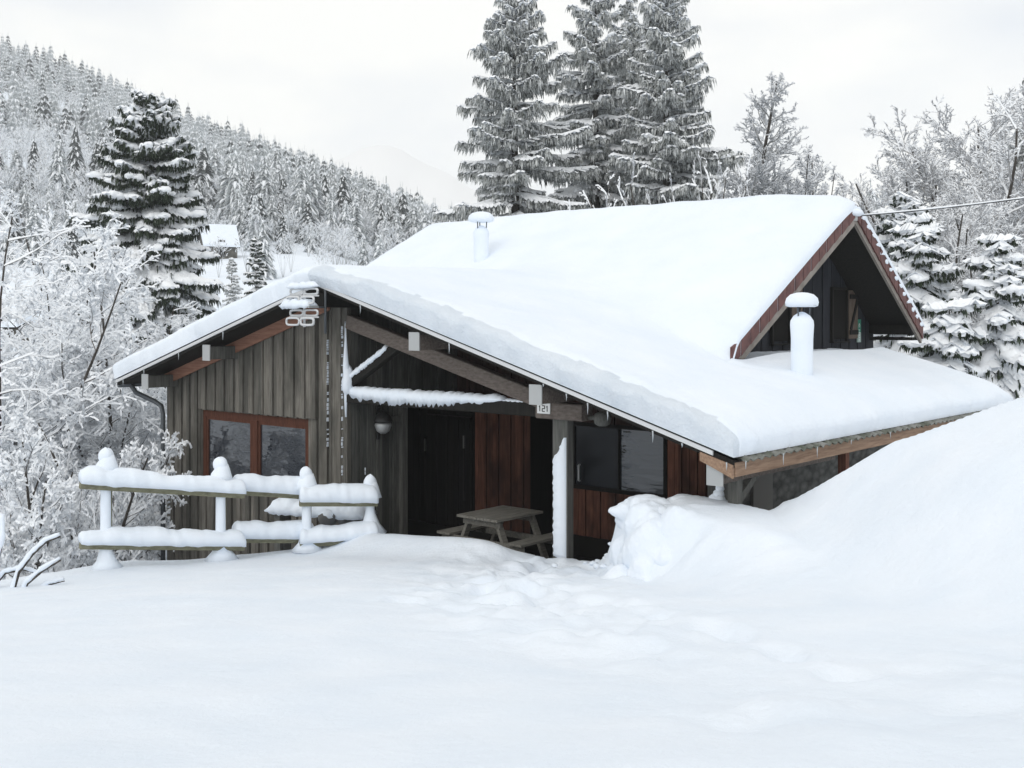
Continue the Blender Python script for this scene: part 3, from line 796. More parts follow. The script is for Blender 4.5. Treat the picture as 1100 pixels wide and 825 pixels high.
def flue(x, y, z0, h, r, lean, label, capr, seed):
    t = on_chalet('flue_pipe', x, y, z0); tag(t, label, 'chimney', 'flue pipes on the roof')
    mb = MB(); mb.lathe([(r,-.5),(r,h*.55),(r*1.0,h),(r*.55,h+.04)], n=20); mb.build('pipe', M['zinc'], t, True)
    mb = MB(); mb.lathe([(r*1.04,-.3),(r*1.07,h*.3),(r*1.06,h*.7),(r*1.14,h*.93),(r*1.1,h*1.0),(r*.8,h+.07),(r*.3,h+.12),(.01,h+.13)], n=20, wob=.03, seed=seed); mb.build('pipe_snow', M['snow_cap'], t, True)
    mb = MB()
    for k in range(3):
        a = k*2.09+.5; mb.tube([(r*.7*math.cos(a),r*.7*math.sin(a),h-.02),(r*.8*math.cos(a),r*.8*math.sin(a),h+.24)], .012, 6)
    mb.lathe([(capr*.95,h+.22),(capr*.5,h+.28),(.02,h+.32)], n=20); mb.build('cowl', M['zinc_dark'], t, True)
    mb = MB(); mb.lathe([(capr*.8,h+.20),(capr*1.0,h+.215),(capr*1.04,h+.27),(capr*.97,h+.33),(capr*.72,h+.385),(capr*.35,h+.41),(.01,h+.415)], n=22, wob=.05, seed=seed+3); mb.build('cowl_snow', M['snow_cap'], t, True)
    return t
flue(1.72, 3.5, 2.72, .90, .148, 0, 'white snow plastered flue pipe with mushroom cap before the dark gable', .235, 3)
flue(-6.42, 5.49, 4.78, .66, .145, 0, 'short snowed flue pipe with flat cap below the tall spruces', .27, 8)

# television aerial at the apex
t = on_chalet('aerial', -4.16, -.95, 3.62); tag(t, 'snow coated grid aerial hanging under the apex of the front roof', 'aerial')
mb = MB(); mb.tube([(.14,.25,-.2),(.14,.25,.6)], .02, 8); mb.tube([(.14,.25,.2),(0,.02,.2)], .016, 6); mb.build('mast', M['zinc_dark'], t, True)
mb = MB(); rg = random.Random(3)
for zc in (.37, .05):
    for xc in (-.17, .17):
        for (dz, hh) in ((.065,.085), (-.065,.105)):
            w = .30; z = zc+dz; pts = []
            for k in range(17):
                a = 2*math.pi*k/16; c_, s_ = math.cos(a), math.sin(a)
                pts.append((xc+.5*w*math.copysign(abs(c_)**.5, c_)+.12*(z-.1)*0, -.05-.25*(dz < 0)*.3, z+.5*hh*math.copysign(abs(s_)**.5, s_)))
            mb.tube(pts, .017+.004*rg.random(), 6, cap=False)
    mb.tube([(-.34,-.05,zc),(.34,-.05,zc)], .014, 6)
mb.tube([(0,-.04,.5),(0,-.04,-.1)], .022, 6)
mb.build('grid', M['white_metal'], t, True)
mb = MB(); mb.box((-.38,-.16,.19),(.26,.02,.22)); mb.build('boom', M['zinc'], t)
mb = MB(); snow_strip(mb, [(-.42,-.07,.22),(.22,-.07,.22)], .20, .10, 12, 24, front=.04); snow_strip(mb, [(-.33,-.05,.50),(.30,-.05,.51)], .12, .07, 13, 20, front=.02); fix_normals(mb.build('aerial_snow', M['snow_cap'], t, True))

# wall lantern by the porch
t = on_chalet('wall_lantern', -4.2, .55, 2.05); tag(t, 'small dark wall lantern with pale rim on porch side wall', 'lantern')
mb = MB(); mb.box((-.02,-.03,-.35),(.015,.03,.2)); mb.tube([(0,0,.16),(.12,-.05,.2),(.2,-.08,.13)], .014, 6); mb.build('bracket', M['black_metal'], t)
mb = MB(); mb.lathe([(.03,.13),(.12,.05),(.15,-.02),(.15,-.06)], (.2,-.08,0), 16); mb.build('shade', M['black_metal'], t, True)
mb = MB(); mb.lathe([(.125,-.06),(.135,-.11),(.10,-.2),(.04,-.24)], (.2,-.08,0), 16); mb.build('globe', M['zinc'], t, True)

# porch lamp on the beam end and snow-dusted bolts
t = on_chalet('bulkhead_lamp', .62, -.02, 2.36); tag(t, 'round dim bulkhead lamp beside the porch post top', 'lamp')
mb = MB(); mb.tube([(-.2,.02,0),(.0,.02,0)], .03, 8); mb.lathe([(.05,-.1),(.10,-.07),(.12,0),(.10,.06),(.04,.09)], (.04,0,0), 14); mb.build('housing', M['post_wood'], t, True)

# white number plate
t = on_chalet('number_plate', -.20, -.162, 2.45); tag(t, 'small white house number plate reading 121 on porch beam', 'plate')
mb = MB(); mb.box((-.11,-.006,-.065),(.11,.006,.075)); mb.build('plate', M['plate_white'], t)
def digits(mb, s, x, y, z, h, w, axis='x'):
    seg = {'1': [((.5,0),(.5,1)), ((.25,.75),(.5,1))], '2': [((0,1),(1,1)),((1,1),(1,.5)),((1,.5),(0,.5)),((0,.5),(0,0)),((0,0),(1,0))]}
    for c in s:
        for (a, b), (c2, d) in seg[c]:
            mb.beam((x+a*w,y,z+b*h),(x+c2*w,y,z+d*h), .011, .004, up=(0,1,0))
        x += w*1.5
mb = MB(); digits(mb, '121', -.082, -.0085, -.035, .075, .042); mb.build('numerals', M['ink'], t)

# green sign on the gable
t = on_chalet('gable_sign', MW+.03, 9.98, 3.16); tag(t, 'narrow green and grey upright sign on the dark gable wall', 'sign')
t.rotation_euler.z = A
mb = MB(); mb.box((0,-.085,.20),(.02,.085,.46)); mb.build('upper_panel', M['sign_green'], t)
mb = MB(); mb.box((0,-.085,0),(.02,.085,.198)); mb.build('lower_panel', M['sign_grey'], t)
mb = MB()
mb.beam((.023,-.03,.33),(.023,.0,.38),.012,.004,up=(1,0,0)); mb.beam((.023,0,.38),(.023,.03,.33),.012,.004,up=(1,0,0)); mb.beam((.023,-.02,.335),(.023,-.02,.30),.01,.004,up=(1,0,0)); mb.beam((.023,.02,.335),(.023,.02,.30),.01,.004,up=(1,0,0))
for k in range(5):
    z = .26-.05*k; mb.beam((.023,-.03+.01*(k % 2),z),(.023,.03,z-.015),.010,.004,up=(1,0,0)); mb.beam((.023,-.025,z-.02),(.023,.01,z-.03),.008,.004,up=(1,0,0))
mb.build('emblem', M['plate_white'], t)

# cable from the gable apex to a pole out on the right
a = Vector((*to_world(MG+.02, MY-.02), MZ-.18)); b = Vector((13.5, 19.5, 6.55))
pts = []
for k in range(41):
    q = k/40; p = a.lerp(b, q); p.z -= .28*4*q*(1-q)*.5; pts.append(p)
t = empty('power_cable', tuple(a)); tag(t, 'snow crusted cable running from the gable peak past bare trees', 'cable')
mb = MB(); mb.tube([p-a for p in pts], .010, 6); mb.build('wire', M['cable'], t, True)
mb = MB(); rg = random.Random(4); mb.tube([p-a+Vector((0,0,.02)) for p in pts[1:]], [.012+.006*rg.random() for _ in pts[1:]], 6); mb.build('wire_snow', M['snow_tree'], t, True)
mb = MB(); mb.box((-.04,-.04,-.08),(.05,.04,.05)); mb.build('bracket', M['zinc'], t)
mb = MB(); mb.blob((-.02,-.02,.07),(.17,.15,.07),seed=2); mb.build('bracket_snow', M['snow_cap'], t, True)
t = empty('utility_pole', (13.5,19.5,2.0)); tag(t, 'wooden pole carrying the snowy cable at right', 'pole')
mb = MB(); mb.tube([(0,0,-2),(0,0,4.8)], [.12,.09], 10); mb.build('shaft', M['post_wood'], t, True)

# ------------------------------------------------------------------ picnic table
t = on_chalet('picnic_table', -1.81, .38, 0); tag(t, 'grey wooden picnic table with attached benches in the dark porch', 'picnic table')
mb = MB()
for k in range(6): mb.box((-.40+.134*k,-.1,.72),(-.40+.134*k+.126,.95,.755))
mb.build('tabletop', M['table_wood'], t)
for s in (-1, 1):
    mb = MB(); mb.box((s*.70-.13,-.08,.42),(s*.70-.005,1.1,.455)); mb.box((s*.70+.005,-.08,.42),(s*.70+.13,1.1,.455)); mb.build('bench', M['table_wood'], t)
for y in (.06, .82):
    for s in (-1, 1):
        mb = MB(); mb.beam((s*.26,y,.715),(s*.58,y,.0), .05, .11, up=(0,1,0)); mb.build('leg', M['table_wood'], t)
    mb = MB(); mb.box((-.80,y-.062,.33),(.80,y-.028,.418)); mb.box((-.36,y-.062,.62),(.36,y-.028,.716)); mb.build('crossbar', M['table_wood'], t)

# ------------------------------------------------------------------ fence
def place(px, Y): return Vector((at(px, Y), Y, 0))
FP = [(115,15.0), (238,15.75), (330,16.3), (398,16.55)]
P = [place(*q) for q in FP]
t = empty('rail_fence', (P[1].x, P[1].y, 0)); tag(t, 'low wooden rail fence buried under fat rolls of snow', 'fence')
O3 = Vector((P[1].x, P[1].y, 0)); rg = random.Random(8)
gz = [float(ground(p.x, p.y)) for p in P]
top = [1.72, 1.50, 1.29, 1.14]
for p, z, tp in zip(P, gz, top):
    mb = MB(); q = p-O3; mb.beam((q.x,q.y,z-.3),(q.x,q.y,tp), .11, .11, up=(0,1,0), ch=.015); po = mb.build('post', M['rail_wood'], t)
    mb = MB(); mb.blob((q.x+rg.uniform(-.02,.02),q.y,tp+.10),(.10,.095,.115),seed=rg.randrange(99),amp=.05,n=16,m=10); mb.tube([(q.x,q.y-.02,tp-.12),(q.x,q.y-.01,tp-.02),(q.x+.01,q.y,tp+.05),(q.x,q.y,tp+.10)],[.17,.14,.105,.09],14)
    # snow frozen to the side of the post and its foot
    mb.tube([(q.x+.01,q.y-.05,z-.02),(q.x+.01,q.y-.05,z+.10),(q.x,q.y-.05,z+.28),(q.x,q.y-.05,tp-.25),(q.x,q.y-.04,tp)], [.24,.13,.07,.065,.09], 10)
    fix_normals(mb.build('post_snow', M['snow_cap'], po, True))
def fence_rail(p, q, w, h):
    mb = MB(); mb.beam(p, q, w, h, ch=.012); o = mb.build('rail', M['rail_wood'], t)
    d = (q-p).normalized(); sd = d.cross(Vector((0,0,1))); L = (q-p).length
    mb = MB(); n = int(L*40)+8; vs = []; m = 9; seed = rg.random()*50
    for i in range(n):
        s_ = i/(n-1); c = p.lerp(q, s_)+Vector((0,0,h/2)); e = min(1, math.sqrt(min(s_, 1-s_)*L/.06)*.32+.68)
        hh = (.205+.09*float(vnoise(s_*L*1.5+seed, 0, 1))+.05*float(vnoise(s_*L*5+seed, 3, 1))+.02*float(vnoise(s_*L*15+seed, 9, 1)))*e; ww = (.16+.03*float(vnoise(s_*L*3+seed, 5, 2))+.02*float(vnoise(s_*L*11+seed, 5, 3)))*(.75+.25*e); sag = .05*float(vnoise(s_*L*4+seed, 7, 4))+.03*float(vnoise(s_*L*14+seed, 8, 4))
        for a, b in ((-.72,-.02),(-.98,.18),(-1.02,.5),(-.82,.82),(-.35,1),(.3,1),(.80,.84),(1.05,.45),(.95,-.06)):
            vs.append(c+sd*(a*ww)+Vector((0,0,b*hh+(min(0, sag*.6) if abs(b) < .2 and a > 0 else .25*sag))))
    mb.add(vs, [(i*m+k, i*m+(k+1) % m, (i+1)*m+(k+1) % m, (i+1)*m+k) for i in range(n-1) for k in range(m)]+[tuple(range(m)), tuple((n-1)*m+k for k in range(m))[::-1]])
    fix_normals(mb.build('rail_snow', M['snow_cap'], o, True))
def lerpx(pa, pb, ka, kb): return pa.lerp(pb, ka)-O3, pa.lerp(pb, kb)-O3
for i, (ka, kb, z0u, z1u, z0l, z1l) in enumerate(((-.20, 1.22, 1.47, 1.17, .68, .44), (.12, 1.06, 1.21, 1.05, .53, .42), (-.10, 1.12, 1.00, .95, .40, .44))):
    for z0, z1 in ((z0u, z1u), (z0l, z1l)):
        a_, b_ = lerpx(P[i], P[i+1], ka, kb); off = Vector((0, -.10 if i != 1 else .10, 0))
        a_ += off; b_ += off; a_.z = z0; b_.z = z1
        fence_rail(a_, b_, .13, .085)

# bench behind the fence, against the wall
t = empty('garden_bench', (at(345, 17.3), 17.3, .0), R(-22)); tag(t, 'snow covered plank bench behind the rail fence', 'bench')
mb = MB(); mb.box((-.85,-.18,.62),(.85,.2,.67)); mb.build('seat', M['post_wood'], t)
for x in (-.7, .7):
    mb = MB(); mb.box((x-.05,-.15,-.8),(x+.05,.17,.619)); mb.build('leg', M['post_wood'], t)
mb = MB(); snow_strip(mb, [(-.88,0,.67),(.86,0,.67)], .42, .19, 21, 34, front=.04); fix_normals(mb.build('bench_snow', M['snow_cap'], t, True))
for k, (px, Y, sx) in enumerate(((352,17.0,.16),(371,17.05,.12))):
    X = at(px, Y); mb = MB(); mb.blob((0,0,0),(sx,.12,.11),0,k+5); o = mb.build('rock', [M['rock']], None, True); o.location = (X,Y,.62)
    tag(o, ('larger','smaller')[k]+' grey stone showing under the snowed bench by the fence', 'stone', 'stones under the bench')
    s_ = MB(); s_.blob((0,0,.07),(sx*.9,.11,.07),0,k+9); s_.build('stone_snow', M['snow_cap'], o, True)
# loose clods along the shovelled bank and round the porch post
rg = random.Random(12); mb = MB()
for k in range(15):
    Y = 12.35+k*.083; X0 = float(np.interp(Y, [12.3,13.0,13.5], [1.40,1.27,1.26]))+rg.uniform(-.04,.05); zt = float(np.interp(Y, [12.3,12.8,13.3], [1.05,1.34,1.42])); zb = float(ground(.7, Y)); n_ = max(2, int((zt-zb)/.15)+1)
    for q in range(n_):
        f = q/(n_-1); r_ = rg.uniform(.13,.22); mb.blob((X0+.16+.14*f*f+rg.uniform(-.05,.05),Y,zb+(zt-zb)*f-.06),(r_*1.25,r_*1.15,r_),0,rg.randrange(999),14,9,.09)
for k in range(14):
    X = 1.35+k*.09; r_ = rg.uniform(.12,.22); mb.blob((X,13.42+rg.uniform(-.06,.05),1.33+rg.uniform(-.08,.04)+.06*math.sin(k*.9)),(r_*1.4,r_,r_*.85),0,rg.randrange(999),14,9,.09)
o = mb.build('snow_lump_source', M['snow_cap'])
md = o.modifiers.new('merge', 'REMESH'); md.mode = 'VOXEL'; md.voxel_size = .028
sm_ = o.modifiers.new('soften', 'SMOOTH'); sm_.factor = .5; sm_.iterations = 5
me = bpy.data.meshes.new_from_object(o.evaluated_get(bpy.context.evaluated_depsgraph_get())); old = o.data; bpy.data.objects.remove(o); bpy.data.meshes.remove(old)
vv_ = np.empty(len(me.vertices)*3); me.vertices.foreach_get('co', vv_); vv_ = vv_.reshape(-1, 3)
e = .038*fbm(vv_[:,0]*3.5+vv_[:,2]*2.5, vv_[:,1]*3.5-vv_[:,2]*1.5, 40, 4)+.012*vnoise(vv_[:,0]*17+vv_[:,2]*13, vv_[:,1]*17, 41)
vv_ += np.stack([-e, -.5*e, e], -1); me.vertices.foreach_set('co', vv_.ravel()); me.polygons.foreach_set('use_smooth', [True]*len(me.polygons)); me.update()
me.materials.clear(); me.materials.append(M['snow']); me.name = 'snow_bank'
tag(link('snow_bank', me), 'lumpy shovelled snow bank edge beside the porch', 'snow', None, 'stuff')
mb = MB()
for i in range(16):
    X = rg.uniform(.2, 1.3); Y = rg.uniform(13.4, 14.4); r_ = rg.uniform(.015, .04)
    mb.blob((X,Y,float(ground_fine(X, Y))+r_*.3),(r_*1.2,r_,r_*.8),0,i,8,5)
X, Y = 2.42, 13.25; z = float(ground(X, Y))
for dz, r_ in ((.0,.10),(.08,.065),(.15,.05)): mb.blob((X+dz*.2,Y,z+dz),(r_,r_*.8,r_),0,7,8,6)
o = mb.build('snow_clods', M['snow_cap'], None, True); tag(o, 'loose clods of snow along the shovelled bank edge', 'snow', None, 'stuff')

# ------------------------------------------------------------------ trees
class Soup:
    """quad soup in numpy"""
    def __init__(s): s.V = []; s.F = []; s.n = 0; s.MI = []
    def quads(s, Q, mi=0):
        Q = np.asarray(Q, float).reshape(-1, 4, 3); k = len(Q)
        if not k: return
        s.V.append(Q.reshape(-1, 3)); s.F.append(s.n+np.arange(k*4).reshape(-1, 4)); s.n += k*4; s.MI.append(np.full(k, mi))
    def mesh(s, V, F, mi=0):
        s.V.append(V); s.F.append(F+s.n); s.n += len(V); s.MI.append(np.full(len(F), mi))
    def data(s): return np.concatenate(s.V), np.concatenate(s.F), np.concatenate(s.MI)
    def build(s, name, mats, parent=None, smooth=False):
        V, F, m = s.data(); return link(name, np_mesh(name, V, F, mats, m, smooth), parent)

def unit_blob(n=8, m=5):
    V = []
    for i in range(m+1):
        th = math.pi*i/m
        for k in range(n):
            t = 2*math.pi*k/n; V.append((math.sin(th)*math.cos(t), math.sin(th)*math.sin(t), math.cos(th)))
    F = [(i*n+k, (i+1)*n+k, (i+1)*n+(k+1) % n, i*n+(k+1) % n) for i in range(m) for k in range(n)]
    return np.array(V), np.array(F)
UBV, UBF = unit_blob()
def norm(v): return v/np.maximum(np.linalg.norm(v, axis=-1, keepdims=True), 1e-9)

def spruce_meshes(seed, H, rad, droop=1.0, snow_w=.06, lumps=0.0, hang=.26, step=.30, per=6, needle='needles', shoot_gap=.13, gap=.25, power=.52, lump_size=1.0, z_first=.03, zj=.5):
    rg = np.random.RandomState(seed)
    ND, SN = Soup(), Soup()
    up_ = np.array([0,0,1.0]); z = H*z_first+.2; lump_rows = []
    while z < H-.12:
        t = z/H
        Lz = rad*(1-t)**power*(.82+.36*rg.rand())+.10
        if rg.rand() < gap*.5: Lz *= .7
        n = max(3, int(round(per*(1-.35*t)+rg.uniform(-1, 1))))
        a_off = rg.rand()*6.28
        for k in range(n):
            az = a_off+6.283*k/n+rg.uniform(-.35, .35)
            L = Lz*rg.uniform(.62, 1.12)
            if rg.rand() < gap*.4: continue
            zz = z+rg.uniform(-1, 1)*step*zj
            out = np.array([math.cos(az), math.sin(az), 0]); side = np.array([-out[1], out[0], 0])
            a0 = .75*t**1.5-.10*droop+rg.uniform(-.12, .12); a1 = a0-droop*(.95-.55*t)
            K = 7; s = np.linspace(0, 1, K)
            ang = a0+(a1-a0)*np.sin(s*2.2)/1.0*.9+np.clip(s-.7, 0, 1)*droop*.9
            stp = L/(K-1); pts = np.zeros((K, 3)); pts[0] = (0, 0, zz)
            for i in range(1, K): pts[i] = pts[i-1]+stp*(out*math.cos(ang[i])+up_*math.sin(ang[i])+side*rg.uniform(-.08, .08))
            w = np.interp(s, [0,1], [.028,.008])*(.6+.5*L/ max(rad, .1))
            # limb
            for sd in (side, up_*.7):
                ND.quads(np.stack([pts[:-1]-sd*w[:-1,None], pts[1:]-sd*w[1:,None], pts[1:]+sd*w[1:,None], pts[:-1]+sd*w[:-1,None]], 1), 1)
            # side shoots
            m = max(4, int(L/shoot_gap)); ts = np.linspace(.10, 1, m)
            ts = np.concatenate([ts, ts+.5/m]); ts = np.clip(ts+rg.uniform(-.3, .3, len(ts))/m, .05, 1)
            sg = np.where(np.arange(len(ts)) % 2 == 0, 1.0, -1.0)
            sp = np.stack([np.interp(ts, s, pts[:,c]) for c in range(3)], -1)
            dr = norm(np.stack([np.interp(ts, s, np.gradient(pts[:,c])) for c in range(3)], -1))
            sl_ = (.34*L*(1-ts)+.13+.05*L)*rg.uniform(.6, 1.2, len(ts))
            sdv = norm(dr*.75+side*sg[:,None]*rg.uniform(.55, 1.0, len(ts))[:,None]-up_*(.12+.25*droop*rg.rand(len(ts)))[:,None])
            tip = sp+sdv*sl_[:,None]; mid = sp+sdv*sl_[:,None]*.5+up_*.03
            cr = norm(np.cross(sdv, up_)); bw = (.028+.035*sl_)[:,None]
            ND.quads(np.stack([sp-cr*bw*.7, mid-cr*bw, mid+cr*bw, sp+cr*bw*.7], 1)); ND.quads(np.stack([mid-cr*bw, tip-cr*.008, tip+cr*.008, mid+cr*bw], 1))
            # hanging twigs
            for q in (.15, .3, .45, .6, .75, .9, 1.0):
                hb = sp+sdv*(sl_*q)[:,None]; hl = hang*rg.uniform(.35, 1.15, len(ts))*(.45+.55*min(1, L/1.2))
                dn = norm(-up_+.25*sdv+rg.uniform(-.18, .18, (len(ts), 3))); he = hb+dn*hl[:,None]
                a_ = rg.rand(len(ts))*6.28; hw = np.stack([np.cos(a_), np.sin(a_), 0*a_], -1)*(.012+.020*rg.rand(len(ts)))[:,None]
                hm = hb+dn*(hl*.45)[:,None]
                ND.quads(np.stack([hb-hw*.6, hm-hw, hm+hw, hb+hw*.6], 1)); ND.quads(np.stack([hm-hw, he-hw*.15, he+hw*.15, hm+hw], 1))
            # snow on shoots and limb
            if snow_w > 0:
                kk = rg.rand(len(ts)) < .93; sw = snow_w*rg.uniform(.4, 1.0, (len(ts), 1))
                h_ = up_*(.02+.35*sw)
                S0, S1, S2 = sp, mid, sp+sdv*sl_[:,None]*.9; e = up_*.012
                for (A_, B_, wa, wb) in ((S0, S1, .8, 1.0), (S1, S2, 1.0, .35)):
                    SN.quads(np.stack([A_-cr*sw*wa+e, B_-cr*sw*wb+e, B_+h_, A_+h_], 1)[kk]); SN.quads(np.stack([A_+h_, B_+h_, B_+cr*sw*wb+e, A_+cr*sw*wa+e], 1)[kk])
                lw = snow_w*(.7+.6*rg.rand(K))[:,None]; hh = up_*(.03+.5*lw); e = up_*.015
                SN.quads(np.stack([pts[:-1]-side*lw[:-1]+e, pts[1:]-side*lw[1:]*.8+e, pts[1:]+hh[1:], pts[:-1]+hh[:-1]], 1)); SN.quads(np.stack([pts[:-1]+hh[:-1], pts[1:]+hh[1:], pts[1:]+side*lw[1:]*.8+e, pts[:-1]+side*lw[:-1]+e], 1))
            # clumps of snow bending the branch down
            nl = rg.poisson(lumps*L*1.6*(1.45-t))
            for _ in range(nl):
                q = rg.uniform(.2, 1.0); c = np.array([np.interp(q, s, pts[:,j]) for j in range(3)]); d = norm(np.array([np.interp(q, s, np.gradient(pts[:,j])) for j in range(3)]))
                rl = rg.uniform(.12, .30)*(.5+.5*min(1.2, L))*lump_size; rw = rl*rg.uniform(.45, .8); rh = rl*rg.uniform(.28, .5)
                c = c+side*rg.uniform(-.14, .14)*L*.6+up_*rh*.35
                u_ = norm(np.cross(side, d)); u_ = u_*np.sign(u_[2]+1e-9)
                B = UBV*(1+.16*np.sin(UBV[:,:1]*5+rg.rand()*6)+.13*np.sin(UBV[:,1:2]*6+rg.rand()*6))
                SN.mesh(c+d*(B[:,:1]*rl)+side*(B[:,1:2]*rw)+u_*(B[:,2:]*rh)-up_*np.clip(B[:,:1], -1, 1)**2*rl*.2, UBF)
        z += step*rg.uniform(.7, 1.25)*(1.05-.45*t)
    # leader
    for a in range(5):
        az = a*1.256; o_ = np.array([math.cos(az), math.sin(az), .4])*.14
        b = np.array([0,0,H-.25+.05*a]); ND.quads([[b, b+o_, b+o_*1.02+[0,0,.03], b+[0,0,.06]]])
    mb = MB(); mb.tube([(0,0,-.6),(.02,.01,H*.4),(-.01,.0,H*.75),(0,0,H)], [.020*H*.75,.012*H,.006*H,.012], 8)
    return mb.build('trunk', M['bark'], None, True, mesh_only=True), ND, SN, needle

def spruce(name, label, X, Y, top_z, rad, seed, group=None, cat='tree', sink=.25, **kw):
    g0 = float(ground(X, Y))-sink; H = top_z-g0
    tr, ND, SN, nd = spruce_meshes(seed, H, rad, **kw)
    t = empty(name, (X, Y, g0), 0); tag(t, label, cat, group)
    link('trunk', tr, t)
    cr = ND.build('crown', [M[nd], M['bark']], t)
    SN.build('snow_load', M['snow_tree'], cr, True)
    return t

def ztop(py, Y): return CAM_H+(340-py)/FPX*Y

G1 = 'tall spruces behind the chalet'
spruce('spruce_tree', 'tall frosted spruce with wide drooping tiers, left of its group above the roof', at(553,36), 36, ztop(-7,36), 2.95, 11, G1, droop=.70, snow_w=.16, hang=.29, step=.31, per=8, lumps=.03, zj=1.4, gap=.6)
spruce('spruce_tree', 'tall pale spruce with snow pads between two darker spruces', at(640,38), 38, ztop(-10,38), 2.8, 12, G1, droop=.95, snow_w=.18, hang=.27, step=.30, per=8, lumps=1.0, lump_size=.75, zj=1.4, gap=.6)
spruce('spruce_tree', 'slightly shorter slim spruce squeezed behind its two neighbours', at(676,41), 41, ztop(9,41), 2.35, 13, G1, droop=.7, snow_w=.16, hang=.28, step=.32, per=8, lumps=.3, lump_size=.6, zj=1.4, gap=.6)
spruce('spruce_tree', 'dense dark tall spruce at the right of the group above the roof', at(716,36), 36, ztop(-14,36), 2.85, 14, G1, droop=.6, snow_w=.15, hang=.27, step=.28, per=9, lumps=.6, lump_size=.7, zj=1.4, gap=.6)
spruce('spruce_tree', 'big dark spruce with large white snow clumps beside the far hut', at(158,42), 42, ztop(108,42), 3.65, 21, None, droop=1.1, snow_w=.24, hang=.28, step=.26, per=11, lumps=5.0, lump_size=1.05, zj=1.7, gap=.3, needle='needles_dark', power=.55)
G2 = 'snow laden spruces right of the gable'
LD = dict(droop=1.5, snow_w=.30, hang=.20, step=.33, per=8, lumps=8.5, lump_size=1.1, zj=.9, needle='needles_dark')
spruce('spruce_tree', 'spruce top bowed under snow behind the gable peak', at(970,35), 35, ztop(212,35), 2.1, 31, G2, **LD)
spruce('spruce_tree', 'rounded spruce with heavy hanging snow beside the right gable edge', at(986,28), 28, ztop(243,28), 1.75, 32, G2, **LD)
spruce('spruce_tree', 'small squat spruce almost buried in snow by the lower roof', at(1020,26), 26, ztop(322,26), 1.6, 33, G2, **LD)
spruce('spruce_tree', 'narrow pointed spruce loaded with snow near the snow hill crest', at(1072,27), 27, ztop(263,27), 1.5, 34, G2, **LD)
spruce('spruce_tree', 'tall half hidden spruce standing tallest behind the bare trees', at(1112,46), 46, ztop(80,46), 1.7, 35, G2, droop=.6, snow_w=.08, hang=.3, step=.38, per=6, lumps=.4)
G3 = 'small conifers below the hut'
spruce('small_conifer', 'small pointed snowy conifer standing right of the hut', at(275,72), 72, ztop(254,72), 1.3, 41, G3, power=.75, droop=.9, snow_w=.13, hang=.2, step=.3, per=7, lumps=1.2, needle='needles_dark')
spruce('small_conifer', 'tiny white conifer between the hut and the dark shelter', at(249,70), 70, ztop(279,70), .9, 42, G3, power=.75, droop=1.0, snow_w=.14, hang=.18, step=.28, per=7, lumps=1.8)

# ---- leafless trees
def grow(rg, p, d, L, r, lev, P, segs):
    nseg = P['seg'][lev]; st = L/nseg; wob = P['wob'][lev]; tr = P['trop'][lev]; gs = rg.gauss
    pts = [p]; rr = [r]; dirs = [d]
    for i in range(nseg):
        x, y, z = d[0]+gs(0, wob), d[1]+gs(0, wob), d[2]+gs(0, wob)+tr*(.4+.6*(i/nseg)); q = 1/math.sqrt(x*x+y*y+z*z)
        d = (x*q, y*q, z*q); p = (p[0]+d[0]*st, p[1]+d[1]*st, p[2]+d[2]*st); pts.append(p); dirs.append(d); rr.append(r*(1-(i+1)/nseg*.72))
    for i in range(nseg): segs.append((lev, *pts[i], *pts[i+1], rr[i], rr[i+1]))
    if lev+1 >= P['levels']: return
    n = P['n'][lev]; n = max(1, int(round(n*rg.uniform(.75, 1.25)*(1 if lev == 0 else min(1.4, .35+.65*L/P['ref'][lev])))))
    for k in range(n):
        t = P['from'][lev]+(1-P['from'][lev])*((k+rg.random())/n); x = min(t*nseg, nseg-1e-6); i = int(x); f = x-i
        a_, b_ = pts[i], pts[i+1]; b = tuple(a_[c]*(1-f)+b_[c]*f for c in range(3)); dd = dirs[min(i+1, nseg)]
        ax = (gs(0, 1), gs(0, 1), gs(0, 1)); q = sum(ax[c]*dd[c] for c in range(3)); ax = [ax[c]-dd[c]*q for c in range(3)]; q = 1/math.sqrt(sum(c*c for c in ax)+1e-9)
        a = P['ang'][lev]*rg.uniform(.7, 1.25); ca, sa = math.cos(a), math.sin(a)*q
        nd = tuple(dd[c]*ca+ax[c]*sa for c in range(3))
        Lc = max(.08, L*P['len'][lev]*rg.uniform(.6, 1.15)*(1.15-P['taper'][lev]*t))
        grow(rg, b, nd, Lc, max(rr[i]*.6, P['rmin'])*(.9 if lev else .8), lev+1, P, segs)

def sticks(S, p0, p1, r0, r1, mi=0, sides=3):
    d = norm(p1-p0); ref = np.where(np.abs(d[:,2:]) > .9, [[1.,0,0]], [[0,0,1.]]); a = norm(np.cross(d, ref)); b = np.cross(d, a)
    for k in range(sides):
        t0, t1 = 2*math.pi*k/sides, 2*math.pi*(k+1)/sides
        u0 = a*math.cos(t0)+b*math.sin(t0); u1 = a*math.cos(t1)+b*math.sin(t1)
        S.quads(np.stack([p0+u0*r0, p1+u0*r1, p1+u1*r1, p0+u1*r0], 1), mi)

